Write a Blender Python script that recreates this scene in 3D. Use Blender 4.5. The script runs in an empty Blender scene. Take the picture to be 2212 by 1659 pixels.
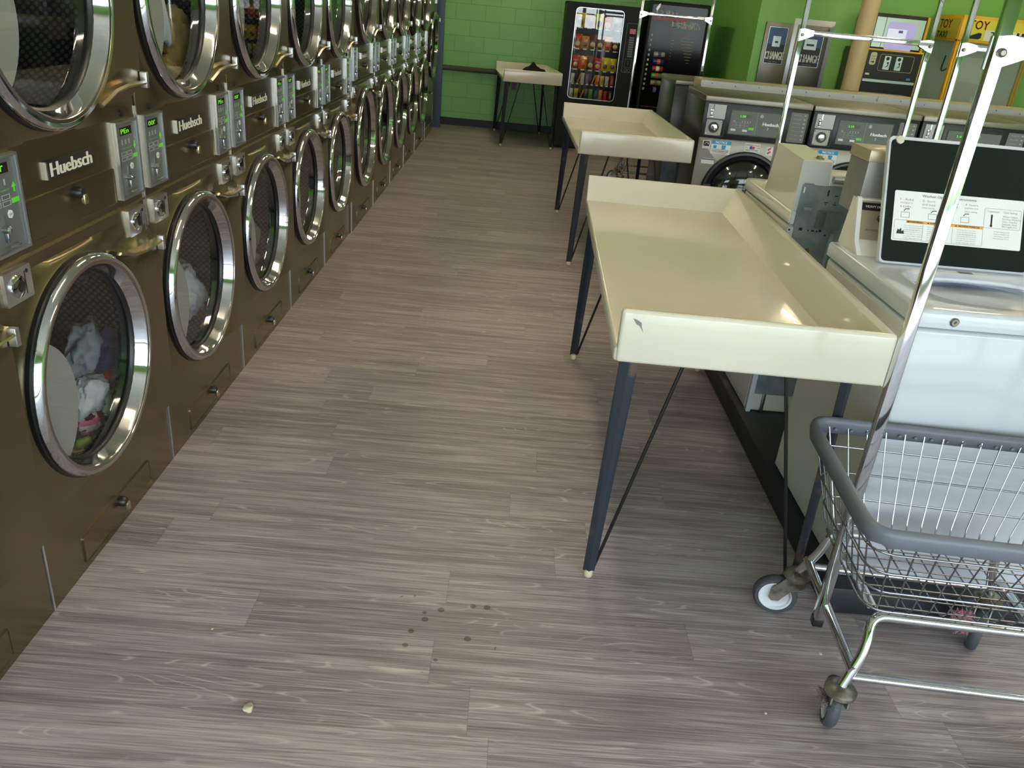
import bpy, bmesh, math, random
from mathutils import Vector, Matrix, noise
PI = math.pi
SC = bpy.context.scene
COL = SC.collection
RND = random.Random(11)

# ------------------------------------------------------------------ materials
def lin(c):
    return tuple((v / 12.92 if v <= .04045 else ((v + .055) / 1.055) ** 2.4) for v in c)

def hexc(h):
    return lin(tuple(int(h[i:i + 2], 16) / 255 for i in (0, 2, 4)))

def mat(name, c, rough=.5, metal=0., emit=0., bump=None, coat=0., aniso=None, vary=None, spec=.5):
    m = bpy.data.materials.new(name); m.use_nodes = True
    nt = m.node_tree; b = nt.nodes['Principled BSDF']
    col = hexc(c) if isinstance(c, str) else c
    b.inputs['Base Color'].default_value = (*col, 1)
    b.inputs['Roughness'].default_value = rough
    b.inputs['Metallic'].default_value = metal
    b.inputs['Coat Weight'].default_value = coat
    b.inputs['Specular IOR Level'].default_value = spec
    if emit:
        b.inputs['Emission Color'].default_value = (*col, 1)
        b.inputs['Emission Strength'].default_value = emit
    if bump or vary:
        tc = nt.nodes.new('ShaderNodeTexCoord')
        n = nt.nodes.new('ShaderNodeTexNoise')
        n.inputs['Scale'].default_value = (bump or vary)[0]
        n.inputs['Detail'].default_value = 4
        mp = nt.nodes.new('ShaderNodeMapping')
        if aniso: mp.inputs['Scale'].default_value = aniso
        nt.links.new(tc.outputs['Object'], mp.inputs['Vector'])
        nt.links.new(mp.outputs['Vector'], n.inputs['Vector'])
        if bump:
            bp = nt.nodes.new('ShaderNodeBump')
            bp.inputs['Strength'].default_value = bump[1]; bp.inputs['Distance'].default_value = bump[2]
            nt.links.new(n.outputs['Fac'], bp.inputs['Height']); nt.links.new(bp.outputs['Normal'], b.inputs['Normal'])
        if vary:
            r = nt.nodes.new('ShaderNodeValToRGB')
            r.color_ramp.elements[0].position = vary[2]; r.color_ramp.elements[1].position = vary[3]
            r.color_ramp.elements[0].color = (*hexc(vary[1]), 1); r.color_ramp.elements[1].color = (*col, 1)
            nt.links.new(n.outputs['Fac'], r.inputs['Fac']); nt.links.new(r.outputs['Color'], b.inputs['Base Color'])
    return m

M = dict(
    bronze=mat('bronze_metal', (.25, .20, .122), .27, .9, bump=(5, .05, .02)),
    bronze_edge=mat('bronze_edge', (.55, .47, .31), .22, .95),
    chrome=mat('chrome', (.62, .63, .66), .07, 1.),
    band=mat('satin_chrome', (.42, .40, .37), .2, 1.),
    rubber=mat('black_rubber', (.008, .008, .009), .35),
    steel=mat('brushed_steel', (.25, .23, .195), .40, .95, bump=(60, .08, .002), aniso=(.05, 1, 1)),
    steel_dark=mat('dark_steel_side', (.028, .025, .018), .28, .3),
    alu=mat('aluminium', (.66, .69, .74), .28, .95),
    dull_alu=mat('dull_aluminium', (.38, .38, .365), .5, .7),
    wire=mat('plated_wire', (.33, .33, .35), .24, 1.),
    galv=mat('galvanised_steel', (.27, .32, .36), .42, .35, vary=(14, '6f7d88', .35, .65)),
    panel=mat('grey_panel', (.13, .138, .145), .42),
    key=mat('keypad_line', (.42, .44, .45), .5),
    black=mat('black_plastic', (.012, .012, .013), .35),
    blackm=mat('matte_black', (.010, .010, .011), .7),
    led=mat('green_led', (.25, .9, .05), .5, emit=.10),
    lcd=mat('dark_display', (.02, .012, .008), .25),
    green_key=mat('green_key', (.10, .55, .03), .4, emit=.06),
    white=mat('white_plastic', (.80, .80, .80), .4),
    ink=mat('black_ink', (.015, .015, .015), .6),
    grey_ink=mat('grey_ink', (.20, .21, .23), .6),
    lettering_white=mat('pale_lettering', (.78, .76, .70), .4),
    silver=mat('silver_lettering', (.62, .60, .55), .35, .5),
    enamel=mat('white_enamel', (.58, .61, .66), .16, coat=.3),
    almond=mat('almond_enamel', (.72, .70, .63), .2, coat=.3),
    cream=mat('cream_fibreglass', (.71, .665, .56), .2, coat=.35, bump=(3, .02, .02)),
    tan=mat('tan_metal', (.52, .44, .31), .35, .4),
    legblue=mat('blue_black_steel', (.035, .044, .062), .42, .3, vary=(9, '6a564a', .30, .38)),
    rod=mat('dark_rod', (.012, .011, .012), .4, .3),
    glide=mat('cream_glide', (.62, .55, .36), .5),
    bumper=mat('grey_rubber', (.145, .16, .195), .45, bump=(30, .25, .004)),
    tyre=mat('grey_tyre', (.055, .065, .072), .6),
    hub=mat('white_hub', (.72, .74, .78), .45, vary=(7, '8a8178', .3, .5)),
    dirty=mat('dirty_zinc', (.30, .29, .24), .4, .7, vary=(20, '4a4034', .35, .6)),
    plinth=mat('black_plinth', (.012, .014, .018), .55, vary=(18, '3a352a', .22, .36)),
    notice=mat('sticker_white', (.78, .80, .82), .5),
    blue=mat('sticker_blue', (.03, .30, .62), .5),
    navy=mat('sticker_navy', (.02, .06, .30), .5),
    red=mat('sticker_red', (.62, .03, .03), .5),
    orange=mat('warning_orange', (.80, .36, .05), .5),
    lid=mat('black_green_enamel', (.006, .013, .010), .4, spec=.15),
    yellow=mat('yellow_paint', (.85, .46, .02), .4),
    purple=mat('lit_screen', (.42, .38, .72), .4, emit=.12),
    screen=mat('pale_screen', (.62, .68, .86), .4, emit=.15),
    post=mat('blue_grey_paint', (.075, .115, .20), .5),
    pipe=mat('grey_insulation', (.10, .095, .075), .75),
    beige=mat('beige_pipe_paint', (.60, .45, .27), .5, vary=(16, '6b563c', .20, .26)),
    base=mat('black_cove_base', (.010, .012, .016), .5),
    ceil=mat('ceiling_white', (.70, .70, .66), .8),
    lamp=mat('fluorescent_tube', (1, .86, .60), .5, emit=11.0),
    frame=mat('window_frame_metal', (.09, .09, .09), .4, .5),
    liner=mat('grey_liner', (.34, .34, .33), .6),
    vinyl=mat('vending_black', (.012, .012, .0125), .5, bump=(160, .15, .001), spec=.2),
    shelf=mat('vending_inside', (.03, .03, .03), .5),
    cloth_grey=mat('grey_cotton', (.26, .30, .34), .9), cloth_navy=mat('navy_cotton', (.012, .02, .07), .9),
    cloth_red=mat('red_cotton', (.28, .012, .016), .9), cloth_white=mat('white_cotton', (.66, .67, .70), .9),
    cloth_tan=mat('beige_cotton', (.34, .31, .24), .9), cloth_maroon=mat('maroon_cotton', (.10, .010, .022), .9),
    cloth_pink=mat('pink_cotton', (.80, .20, .36), .9), cloth_lime=mat('lime_cotton', (.40, .80, .02), .9),
    cloth_yellow=mat('mustard_cotton', (.75, .42, .01), .9), cloth_olive=mat('olive_cotton', (.055, .056, .026), .9),
    cloth_mint=mat('mint_cotton', (.48, .66, .55), .9), cloth_gold=mat('gold_cotton', (.42, .31, .12), .9),
    cloth_black=mat('black_cloth', (.006, .006, .006), .9),
    lint=mat('lint_brown', (.16, .12, .11), .95), lint_pink=mat('lint_pink', (.72, .34, .42), .95), lint_w=mat('lint_white', (.6, .6, .58), .95),
    crumb=mat('crumb_tan', (.60, .54, .40), .9),
)

def glass(name, tint=(1, 1, 1), refl=1.0):
    m = bpy.data.materials.new(name); m.use_nodes = True; nt = m.node_tree; nt.nodes.clear()
    o = nt.nodes.new('ShaderNodeOutputMaterial'); mix = nt.nodes.new('ShaderNodeMixShader')
    t = nt.nodes.new('ShaderNodeBsdfTransparent'); g = nt.nodes.new('ShaderNodeBsdfGlossy'); f = nt.nodes.new('ShaderNodeLayerWeight')
    t.inputs['Color'].default_value = (*tint, 1); g.inputs['Roughness'].default_value = 0.01
    pw = nt.nodes.new('ShaderNodeMath'); pw.operation = 'POWER'; pw.inputs[1].default_value = 4.; nt.links.new(f.outputs['Facing'], pw.inputs[0])
    ma = nt.nodes.new('ShaderNodeMath'); ma.operation = 'MULTIPLY_ADD'; ma.inputs[1].default_value = .9; ma.inputs[2].default_value = .06 * refl; nt.links.new(pw.outputs[0], ma.inputs[0])
    nt.links.new(ma.outputs[0], mix.inputs[0]); nt.links.new(t.outputs[0], mix.inputs[1]); nt.links.new(g.outputs[0], mix.inputs[2])
    nt.links.new(mix.outputs[0], o.inputs['Surface'])
    return m
M['glass'] = glass('door_glass', (.93, .95, .95), 1.15)
M['clear'] = glass('clear_glass', (.96, .98, .97))

def nodes_of(m):
    m.use_nodes = True
    return m.node_tree, m.node_tree.nodes['Principled BSDF']

def math_n(nt, op, a, b=None, c=None):
    n = nt.nodes.new('ShaderNodeMath'); n.operation = op
    for i, v in enumerate((a, b, c)):
        if v is None: continue
        if isinstance(v, (int, float)): n.inputs[i].default_value = v
        else: nt.links.new(v, n.inputs[i])
    return n.outputs[0]

def make_floor_mat():
    m = bpy.data.materials.new('vinyl_plank_floor'); nt, b = nodes_of(m); L = nt.links.new
    tc = nt.nodes.new('ShaderNodeTexCoord'); sp = nt.nodes.new('ShaderNodeSeparateXYZ'); L(tc.outputs['Object'], sp.inputs[0])
    X, Y = sp.outputs[0], sp.outputs[1]
    row = math_n(nt, 'FLOOR', math_n(nt, 'DIVIDE', Y, .152))
    fy = math_n(nt, 'FRACT', math_n(nt, 'DIVIDE', Y, .152))
    w1 = nt.nodes.new('ShaderNodeTexWhiteNoise'); w1.noise_dimensions = '1D'; L(row, w1.inputs['W'])
    xs = math_n(nt, 'ADD', math_n(nt, 'DIVIDE', X, 1.22), w1.outputs['Value'])
    col = math_n(nt, 'FLOOR', xs); fx = math_n(nt, 'FRACT', xs)
    cv = nt.nodes.new('ShaderNodeCombineXYZ'); L(row, cv.inputs[0]); L(col, cv.inputs[1])
    w2 = nt.nodes.new('ShaderNodeTexWhiteNoise'); w2.noise_dimensions = '2D'; L(cv.outputs[0], w2.inputs['Vector'])
    rnd = w2.outputs['Value']
    # grain coordinates shifted per plank
    gx = math_n(nt, 'ADD', X, math_n(nt, 'MULTIPLY', rnd, 37.))
    gy = math_n(nt, 'ADD', Y, math_n(nt, 'MULTIPLY', rnd, 11.))
    def grain(sx, sy, det, dist=0.):
        c = nt.nodes.new('ShaderNodeCombineXYZ'); L(math_n(nt, 'MULTIPLY', gx, sx), c.inputs[0]); L(math_n(nt, 'MULTIPLY', gy, sy), c.inputs[1])
        n = nt.nodes.new('ShaderNodeTexNoise'); n.inputs['Scale'].default_value = 1.; n.inputs['Detail'].default_value = det; n.inputs['Distortion'].default_value = dist
        n.inputs['Roughness'].default_value = .62
        L(c.outputs[0], n.inputs['Vector']); return n.outputs['Fac']
    fine = grain(4., 230., 4.); mid = grain(1.5, 34., 4.); broad = grain(1.1, 10., 1.5, .3)
    # cathedral contour lines
    ring = math_n(nt, 'FRACT', math_n(nt, 'MULTIPLY', broad, 17.))
    line = math_n(nt, 'SMOOTH_MAX', math_n(nt, 'SUBTRACT', 1., math_n(nt, 'MULTIPLY', math_n(nt, 'ABSOLUTE', math_n(nt, 'SUBTRACT', ring, .5)), 9.)), 0., .1)
    lm = nt.nodes.new('ShaderNodeMapRange'); lm.inputs['From Min'].default_value = .46; lm.inputs['From Max'].default_value = .62
    L(grain(2.2, 16., 2.), lm.inputs['Value'])
    line = math_n(nt, 'MULTIPLY', line, lm.outputs[0])
    v = math_n(nt, 'ADD', math_n(nt, 'MULTIPLY', math_n(nt, 'SUBTRACT', fine, .5), 1.15), math_n(nt, 'MULTIPLY', math_n(nt, 'SUBTRACT', mid, .5), .95))
    v = math_n(nt, 'ADD', v, math_n(nt, 'MULTIPLY', math_n(nt, 'SUBTRACT', rnd, .5), .18))
    v = math_n(nt, 'ADD', v, math_n(nt, 'MULTIPLY', line, .34))
    # water drops dried near the middle of the aisle
    dx = math_n(nt, 'SUBTRACT', X, 1.03); dy = math_n(nt, 'SUBTRACT', Y, .05)
    d = math_n(nt, 'SQRT', math_n(nt, 'ADD', math_n(nt, 'MULTIPLY', dx, dx), math_n(nt, 'MULTIPLY', dy, dy)))
    vo = nt.nodes.new('ShaderNodeTexVoronoi'); vo.inputs['Scale'].default_value = 24.; L(tc.outputs['Object'], vo.inputs['Vector'])
    spot = math_n(nt, 'MULTIPLY', math_n(nt, 'LESS_THAN', vo.outputs['Distance'], .24), math_n(nt, 'LESS_THAN', d, .17))
    spw = nt.nodes.new('ShaderNodeSeparateColor'); L(vo.outputs['Color'], spw.inputs[0])
    spot = math_n(nt, 'MULTIPLY', spot, math_n(nt, 'GREATER_THAN', spw.outputs[0], .5))
    v = math_n(nt, 'SUBTRACT', v, math_n(nt, 'MULTIPLY', spot, .35))
    r = nt.nodes.new('ShaderNodeValToRGB'); e = r.color_ramp.elements
    e[0].position = .0; e[0].color = (*hexc('51443f'), 1); e[1].position = 1.; e[1].color = (*hexc('d0c6c0'), 1)
    a = r.color_ramp.elements.new(.45); a.color = (*hexc('938688'), 1)
    a = r.color_ramp.elements.new(.62); a.color = (*hexc('aea2a4'), 1)
    L(math_n(nt, 'ADD', v, .5), r.inputs['Fac'])
    # plank joints
    ed = math_n(nt, 'MINIMUM', math_n(nt, 'MULTIPLY', math_n(nt, 'MINIMUM', fy, math_n(nt, 'SUBTRACT', 1., fy)), .152),
                math_n(nt, 'MULTIPLY', math_n(nt, 'MINIMUM', fx, math_n(nt, 'SUBTRACT', 1., fx)), 1.22))
    gap = math_n(nt, 'LESS_THAN', ed, .0009)
    mx = nt.nodes.new('ShaderNodeMix'); mx.data_type = 'RGBA'
    L(math_n(nt, 'MULTIPLY', gap, .35), mx.inputs[0]); L(r.outputs['Color'], mx.inputs[6]); mx.inputs[7].default_value = (*hexc('4a403b'), 1)
    L(mx.outputs[2], b.inputs['Base Color'])
    b.inputs['Roughness'].default_value = .42
    bp = nt.nodes.new('ShaderNodeBump'); bp.inputs['Strength'].default_value = .12; bp.inputs['Distance'].default_value = .002
    L(fine, bp.inputs['Height']); L(bp.outputs['Normal'], b.inputs['Normal'])
    return m

def make_block_mat():
    m = bpy.data.materials.new('green_painted_block'); nt, b = nodes_of(m); L = nt.links.new
    tc = nt.nodes.new('ShaderNodeTexCoord'); sp = nt.nodes.new('ShaderNodeSeparateXYZ'); L(tc.outputs['Object'], sp.inputs[0])
    cv = nt.nodes.new('ShaderNodeCombineXYZ'); L(math_n(nt, 'ADD', sp.outputs[0], sp.outputs[1]), cv.inputs[0]); L(math_n(nt, 'ADD', sp.outputs[2], .02), cv.inputs[1])
    br = nt.nodes.new('ShaderNodeTexBrick'); L(cv.outputs[0], br.inputs['Vector'])
    br.inputs['Scale'].default_value = 1.; br.inputs['Brick Width'].default_value = .397; br.inputs['Row Height'].default_value = .1975
    br.inputs['Mortar Size'].default_value = .0035; br.inputs['Mortar Smooth'].default_value = .6
    g = hexc('8ac875'); k = hexc('69a655')
    br.inputs['Color1'].default_value = (*g, 1); br.inputs['Color2'].default_value = (*hexc('85c270'), 1); br.inputs['Mortar'].default_value = (*k, 1)
    L(br.outputs['Color'], b.inputs['Base Color'])
    n = nt.nodes.new('ShaderNodeTexNoise'); n.inputs['Scale'].default_value = 90; L(tc.outputs['Object'], n.inputs['Vector'])
    h = math_n(nt, 'ADD', math_n(nt, 'MULTIPLY', br.outputs['Fac'], -1.), math_n(nt, 'MULTIPLY', n.outputs['Fac'], .25))
    bp = nt.nodes.new('ShaderNodeBump'); bp.inputs['Strength'].default_value = .5; bp.inputs['Distance'].default_value = .004
    L(h, bp.inputs['Height']); L(bp.outputs['Normal'], b.inputs['Normal'])
    b.inputs['Roughness'].default_value = .45
    return m

def make_drum_mat():
    m = bpy.data.materials.new('perforated_drum'); nt, b = nodes_of(m); L = nt.links.new
    tc = nt.nodes.new('ShaderNodeTexCoord'); sp = nt.nodes.new('ShaderNodeSeparateXYZ'); L(tc.outputs['Object'], sp.inputs[0])
    an = math_n(nt, 'MULTIPLY', math_n(nt, 'ARCTAN2', sp.outputs[2], sp.outputs[1]), .36)
    cv = nt.nodes.new('ShaderNodeCombineXYZ'); L(math_n(nt, 'ADD', an, sp.outputs[0]), cv.inputs[0]); L(math_n(nt, 'SUBTRACT', an, sp.outputs[0]), cv.inputs[1])
    vo = nt.nodes.new('ShaderNodeTexVoronoi'); vo.voronoi_dimensions = '2D'; vo.inputs['Scale'].default_value = 42.; vo.inputs['Randomness'].default_value = 0.
    L(cv.outputs[0], vo.inputs['Vector'])
    r = nt.nodes.new('ShaderNodeValToRGB'); e = r.color_ramp.elements
    e[0].position = .30; e[0].color = (.11, .11, .105, 1); e[1].position = .42; e[1].color = (.025, .025, .025, 1)
    L(vo.outputs['Distance'], r.inputs['Fac']); L(r.outputs['Color'], b.inputs['Base Color'])
    b.inputs['Metallic'].default_value = .4; b.inputs['Roughness'].default_value = .35
    bp = nt.nodes.new('ShaderNodeBump'); bp.inputs['Strength'].default_value = .6; bp.inputs['Distance'].default_value = .004
    L(math_n(nt, 'MULTIPLY', vo.outputs['Distance'], -1.), bp.inputs['Height']); L(bp.outputs['Normal'], b.inputs['Normal'])
    return m

def stripes(name, c1, c2, n):
    m = bpy.data.materials.new(name); nt, b = nodes_of(m); L = nt.links.new
    tc = nt.nodes.new('ShaderNodeTexCoord'); sp = nt.nodes.new('ShaderNodeSeparateXYZ'); L(tc.outputs['Object'], sp.inputs[0])
    f = math_n(nt, 'GREATER_THAN', math_n(nt, 'FRACT', math_n(nt, 'MULTIPLY', math_n(nt, 'ADD', sp.outputs[2], math_n(nt, 'MULTIPLY', sp.outputs[1], .25)), n)), .5)
    mx = nt.nodes.new('ShaderNodeMix'); mx.data_type = 'RGBA'; L(f, mx.inputs[0])
    mx.inputs[6].default_value = (*c1, 1); mx.inputs[7].default_value = (*c2, 1); L(mx.outputs[2], b.inputs['Base Color'])
    b.inputs['Roughness'].default_value = .9
    return m
M['floor'] = make_floor_mat(); M['block'] = make_block_mat(); M['drum'] = make_drum_mat()
M['pinkstripe'] = stripes('pink_white_stripe', (.80, .16, .34), (.80, .74, .74), 26)
M['green'] = mat('green_wall_paint', '88c464', .45)

# ------------------------------------------------------------------ mesh helpers
def bx(bm, x0, x1, y0, y1, z0, z1, b=0., seg=2):
    mt = Matrix.Translation(((x0 + x1) / 2, (y0 + y1) / 2, (z0 + z1) / 2)) @ Matrix.Diagonal((x1 - x0, y1 - y0, z1 - z0, 1))
    vs = bmesh.ops.create_cube(bm, size=1, matrix=mt)['verts']
    if b:
        es = list({e for v in vs for e in v.link_edges})
        bmesh.ops.bevel(bm, geom=es, offset=b, segments=seg, affect='EDGES', profile=.5, clamp_overlap=True)
    return bm

def loop_faces(bm, loops, closed=True, caps=(False, False)):
    vl = [[bm.verts.new(p) for p in l] for l in loops]
    n = len(vl[0])
    for a, c in zip(vl, vl[1:]):
        for i in range(n if closed else n - 1):
            j = (i + 1) % n
            try: bm.faces.new((a[i], a[j], c[j], c[i]))
            except ValueError: pass
    if caps[0]: bm.faces.new(vl[0][::-1])
    if caps[1]: bm.faces.new(vl[-1])
    return vl

class Fr:
    """a flat frame: origin, u, v, outward normal"""
    def __init__(s, o, u, v, n): s.o, s.u, s.v, s.n = Vector(o), Vector(u).normalized(), Vector(v).normalized(), Vector(n).normalized()
    def p(s, a, b, d=0.): return s.o + s.u * a + s.v * b + s.n * d
FX = Fr((0, 0, 0), (0, 1, 0), (0, 0, 1), (1, 0, 0))
FY = Fr((0, 0, 0), (1, 0, 0), (0, 0, 1), (0, -1, 0))

def rr(u0, u1, v0, v1, r=0., n=4):
    if r <= 0: return [(u0, v0), (u1, v0), (u1, v1), (u0, v1)]
    o = []
    for cx, cy, a in ((u1 - r, v0 + r, -90), (u1 - r, v1 - r, 0), (u0 + r, v1 - r, 90), (u0 + r, v0 + r, 180)):
        for k in range(n + 1):
            t = math.radians(a + 90 * k / n); o.append((cx + r * math.cos(t), cy + r * math.sin(t)))
    return o

def prism(bm, F, pts, d0, d1):
    return loop_faces(bm, [[F.p(u, v, d0) for u, v in pts], [F.p(u, v, d1) for u, v in pts]], True, (True, True))

def plate(bm, F, u0, u1, v0, v1, d0, d1, r=0.):
    prism(bm, F, rr(u0, u1, v0, v1, r), d0, d1); return bm

def frame(bm, F, u0, u1, v0, v1, w, d0, d1, r=0.):
    a, c = rr(u0, u1, v0, v1, r), rr(u0 + w, u1 - w, v0 + w, v1 - w, max(r - w, 0) if r else 0)
    if len(a) != len(c): c = rr(u0 + w, u1 - w, v0 + w, v1 - w, .0005)
    L = [[F.p(u, v, d) for u, v in l] for l, d in ((a, d0), (a, d1), (c, d1), (c, d0), (a, d0))]
    loop_faces(bm, L)
    return bm

def tube(bm, pts, r, n=8, closed=False, caps=True):
    pts = [Vector(p) for p in pts]; m = len(pts)
    T = []
    for i in range(m):
        a = pts[i - 1] if (i or closed) else pts[i]; c = pts[(i + 1) % m] if (i < m - 1 or closed) else pts[i]
        T.append((c - a).normalized())
    N = T[0].orthogonal().normalized(); loops = []
    for i in range(m):
        N = (N - T[i] * N.dot(T[i])).normalized(); B = T[i].cross(N)
        rad = r[i] if isinstance(r, (list, tuple)) else r
        loops.append([pts[i] + (N * math.cos(2 * PI * k / n) + B * math.sin(2 * PI * k / n)) * rad for k in range(n)])
    if closed: loops.append(loops[0])
    loop_faces(bm, loops, True, (caps and not closed, caps and not closed))
    if closed: bmesh.ops.remove_doubles(bm, verts=bm.verts, dist=1e-6)
    return bm

def fillet(pts, rad, n=5, closed=False):
    pts = [Vector(p) for p in pts]; o = []; m = len(pts)
    for i, p in enumerate(pts):
        if not closed and i in (0, m - 1): o.append(p); continue
        a, c = pts[i - 1], pts[(i + 1) % m]
        d0, d1 = (a - p), (c - p)
        k = min(rad, d0.length * .49, d1.length * .49)
        s, e = p + d0.normalized() * k, p + d1.normalized() * k
        for j in range(n + 1):
            t = j / n; o.append(s * (1 - t) ** 2 + p * 2 * t * (1 - t) + e * t * t)
    return o

def lathe(bm, prof, o, ax, n=40, caps=(False, False)):
    ax = Vector(ax).normalized(); u = ax.orthogonal().normalized(); v = ax.cross(u); o = Vector(o)
    loop_faces(bm, [[o + ax * h + (u * math.cos(2 * PI * k / n) + v * math.sin(2 * PI * k / n)) * r for k in range(n)] for r, h in prof], True, caps)
    return bm

def bar(bm, a, b, w, h=None, up=(0, 0, 1)):
    a, b = Vector(a), Vector(b); d = (b - a).normalized(); h = h or w
    s = d.cross(Vector(up))
    s = d.orthogonal().normalized() if s.length < 1e-4 else s.normalized()
    t = s.cross(d)
    q = [(-w / 2, -h / 2), (w / 2, -h / 2), (w / 2, h / 2), (-w / 2, h / 2)]
    loop_faces(bm, [[p + s * x + t * y for x, y in q] for p in (a, b)], True, (True, True)); return bm

def NB(): return bmesh.new()

def ob(name, bm, m, parent=None, loc=None, ang=38, flat=False):
    bmesh.ops.recalc_face_normals(bm, faces=bm.faces)
    me = bpy.data.meshes.new(name); bm.to_mesh(me); bm.free()
    me.materials.append(M[m] if isinstance(m, str) else m)
    if not flat:
        me.shade_smooth(); me.set_sharp_from_angle(angle=math.radians(ang))
    o = bpy.data.objects.new(name, me); COL.objects.link(o)
    if parent: o.parent = parent
    if loc: o.location = loc
    return o

def tag(o, label=None, cat=None, group=None, kind=None):
    if label: o['label'] = label
    if cat: o['category'] = cat
    if group: o['group'] = group
    if kind: o['kind'] = kind
    return o

def thing(name, label, cat, loc=(0, 0, 0), rz=0., group=None):
    o = bpy.data.objects.new(name, None); COL.objects.link(o); o.empty_display_size = .1
    o.location = loc; o.rotation_euler = (0, 0, rz)
    return tag(o, label, cat, group)

def dup(o, parent=None, loc=None, rz=None, label=None):
    c = o.copy(); COL.objects.link(c)
    if parent: c.parent = parent
    if loc is not None: c.location = loc
    if rz is not None: c.rotation_euler = (0, 0, rz)
    if label: c['label'] = label
    for ch in list(o.children): dup(ch, c)
    return c

_glyph = {}
def glyphs(s):
    if s not in _glyph:
        cu = bpy.data.curves.new('glyphs', 'FONT'); cu.body = s; cu.resolution_u = 2
        o = bpy.data.objects.new('glyphs', cu); COL.objects.link(o)
        me = bpy.data.meshes.new_from_object(o.evaluated_get(bpy.context.evaluated_depsgraph_get()))
        _glyph[s] = ([v.co.copy() for v in me.vertices], [tuple(p.vertices) for p in me.polygons])
        bpy.data.objects.remove(o); bpy.data.curves.remove(cu); bpy.data.meshes.remove(me)
    return _glyph[s]

def letters(bm, F, s, u, v, w, h, d=.0008, bold=0.):
    """s centred on u,v; w or h may be None to keep the letters' own shape"""
    vs, fs = glyphs(s)
    x0, x1 = min(p.x for p in vs), max(p.x for p in vs); y0, y1 = min(p.y for p in vs), max(p.y for p in vs)
    sx = w / (x1 - x0) if w else None; sy = h / (y1 - y0) if h else None
    sx = sx or sy; sy = sy or sx
    for k in ((0, 0), (bold, 0), (-bold, 0)) if bold else ((0, 0),):
        nv = [bm.verts.new(F.p(u + (p.x - (x0 + x1) / 2) * sx + k[0], v + (p.y - (y0 + y1) / 2) * sy + k[1], d + abs(k[0]) * .02)) for p in vs]
        for f in fs:
            try: bm.faces.new([nv[i] for i in f])
            except ValueError: pass
    return bm

def text(name, F, s, u, v, w, h, m, par, d=.0008, bold=0.):
    return ob(name, letters(NB(), F, s, u, v, w, h, d, bold), m, par, flat=True)

def cloth(name, label, m, c, size, seed, rot=(0, 0, 0), group='laundry in the dryer drums', amp=.34, sub=4):
    bm = NB(); bmesh.ops.create_icosphere(bm, subdivisions=sub, radius=1.)
    R = Matrix.Rotation(rot[2], 3, 'Z') @ Matrix.Rotation(rot[1], 3, 'Y') @ Matrix.Rotation(rot[0], 3, 'X')
    for v in bm.verts:
        p = v.co.copy(); q = p * 1.3 + Vector((seed * 3.1, seed, -seed))
        n = noise.noise(q) * 1.1 + abs(noise.noise(q * 2.3)) * -.9 + abs(noise.noise(Vector((q.x * 6, q.y * 2.2, q.z * 4)))) * -.5
        p *= 1 + amp * n
        v.co = R @ Vector((p.x * size[0], p.y * size[1], p.z * size[2]))
    return tag(ob(name, bm, m, None, c, ang=80), label, 'laundry', group)

def struct(name, bm, m): return tag(ob(name, bm, m, flat=True), None, None, None, 'structure')

# ------------------------------------------------------------------ the room
XL, XR, YF, YB, ZC = -1.0, 8.2, -4.2, 10.106, 3.2
struct('floor', bx(NB(), XL, XR, YF, YB + .1, -.1, 0), 'floor')
struct('ceiling', bx(NB(), XL - .1, XR + .1, YF - .1, YB + .1, ZC, ZC + .1), 'ceil')
struct('wall_left', bx(NB(), XL - .1, XL, YF, YB + .1, -.1, ZC), 'green')
struct('wall_right', bx(NB(), XR, XR + .1, YF, YB + .1, -.1, ZC), 'green')
struct('wall_back', bx(NB(), XL, 3.75, YB, YB + .1, 0, ZC), 'block')
b = NB(); bx(b, 3.645, XR, 7.86, 7.96, 0, ZC); bx(b, 3.645, 3.745, 7.96, YB, 0, ZC)
struct('wall_niche', b, 'green')
b = NB(); bx(b, .07, 1.64, YB - .008, YB, 0, .1, .003); struct('baseboard_back', b, 'base')
# storefront behind the photographer: green sill wall, panes between mullions
b = NB(); bx(b, XL, XR, YF - .15, YF, -.1, .1); bx(b, XL, XR, YF - .15, YF, 2.5, ZC); bx(b, XL, -.75, YF - .15, YF, .1, 2.5); bx(b, 7.95, XR, YF - .15, YF, .1, 2.5)
struct('wall_front', b, 'green')
WX = [-.75 + i * 8.7 / 5 for i in range(6)]
for i in range(5):
    b = NB(); frame(b, Fr((0, YF - .07, 0), (1, 0, 0), (0, 0, 1), (0, 1, 0)), WX[i], WX[i + 1], .1, 2.5, .045, -.04, .04)
    bx(b, WX[i], WX[i + 1], YF - .1, YF - .04, .9, .95)
    w = struct(f'window_{i + 1}', b, 'frame')
    b = NB(); bx(b, WX[i] + .045, WX[i + 1] - .045, YF - .073, YF - .067, .145, 2.455)
    ob('window_pane', b, 'clear', w, flat=True)
    l = bpy.data.lights.new('daylight_opening', 'AREA'); l.shape = 'RECTANGLE'; l.size = 1.62; l.size_y = 2.3; l.cycles.is_portal = True
    lo = bpy.data.objects.new('daylight_opening', l); COL.objects.link(lo); lo.location = ((WX[i] + WX[i + 1]) / 2, YF - .2, 1.3); lo.rotation_euler = (PI / 2, 0, 0)
# street outside
tag(ob('pavement', bx(NB(), -30, 40, -14, YF - .15, -.12, -.02), mat('concrete_path', (.42, .41, .39), .8), flat=True), kind='structure')
tag(ob('lawn', bx(NB(), -30, 40, -40, -14, -.12, 0), mat('lawn_grass', (.10, .26, .04), .9), flat=True), kind='structure')
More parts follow.
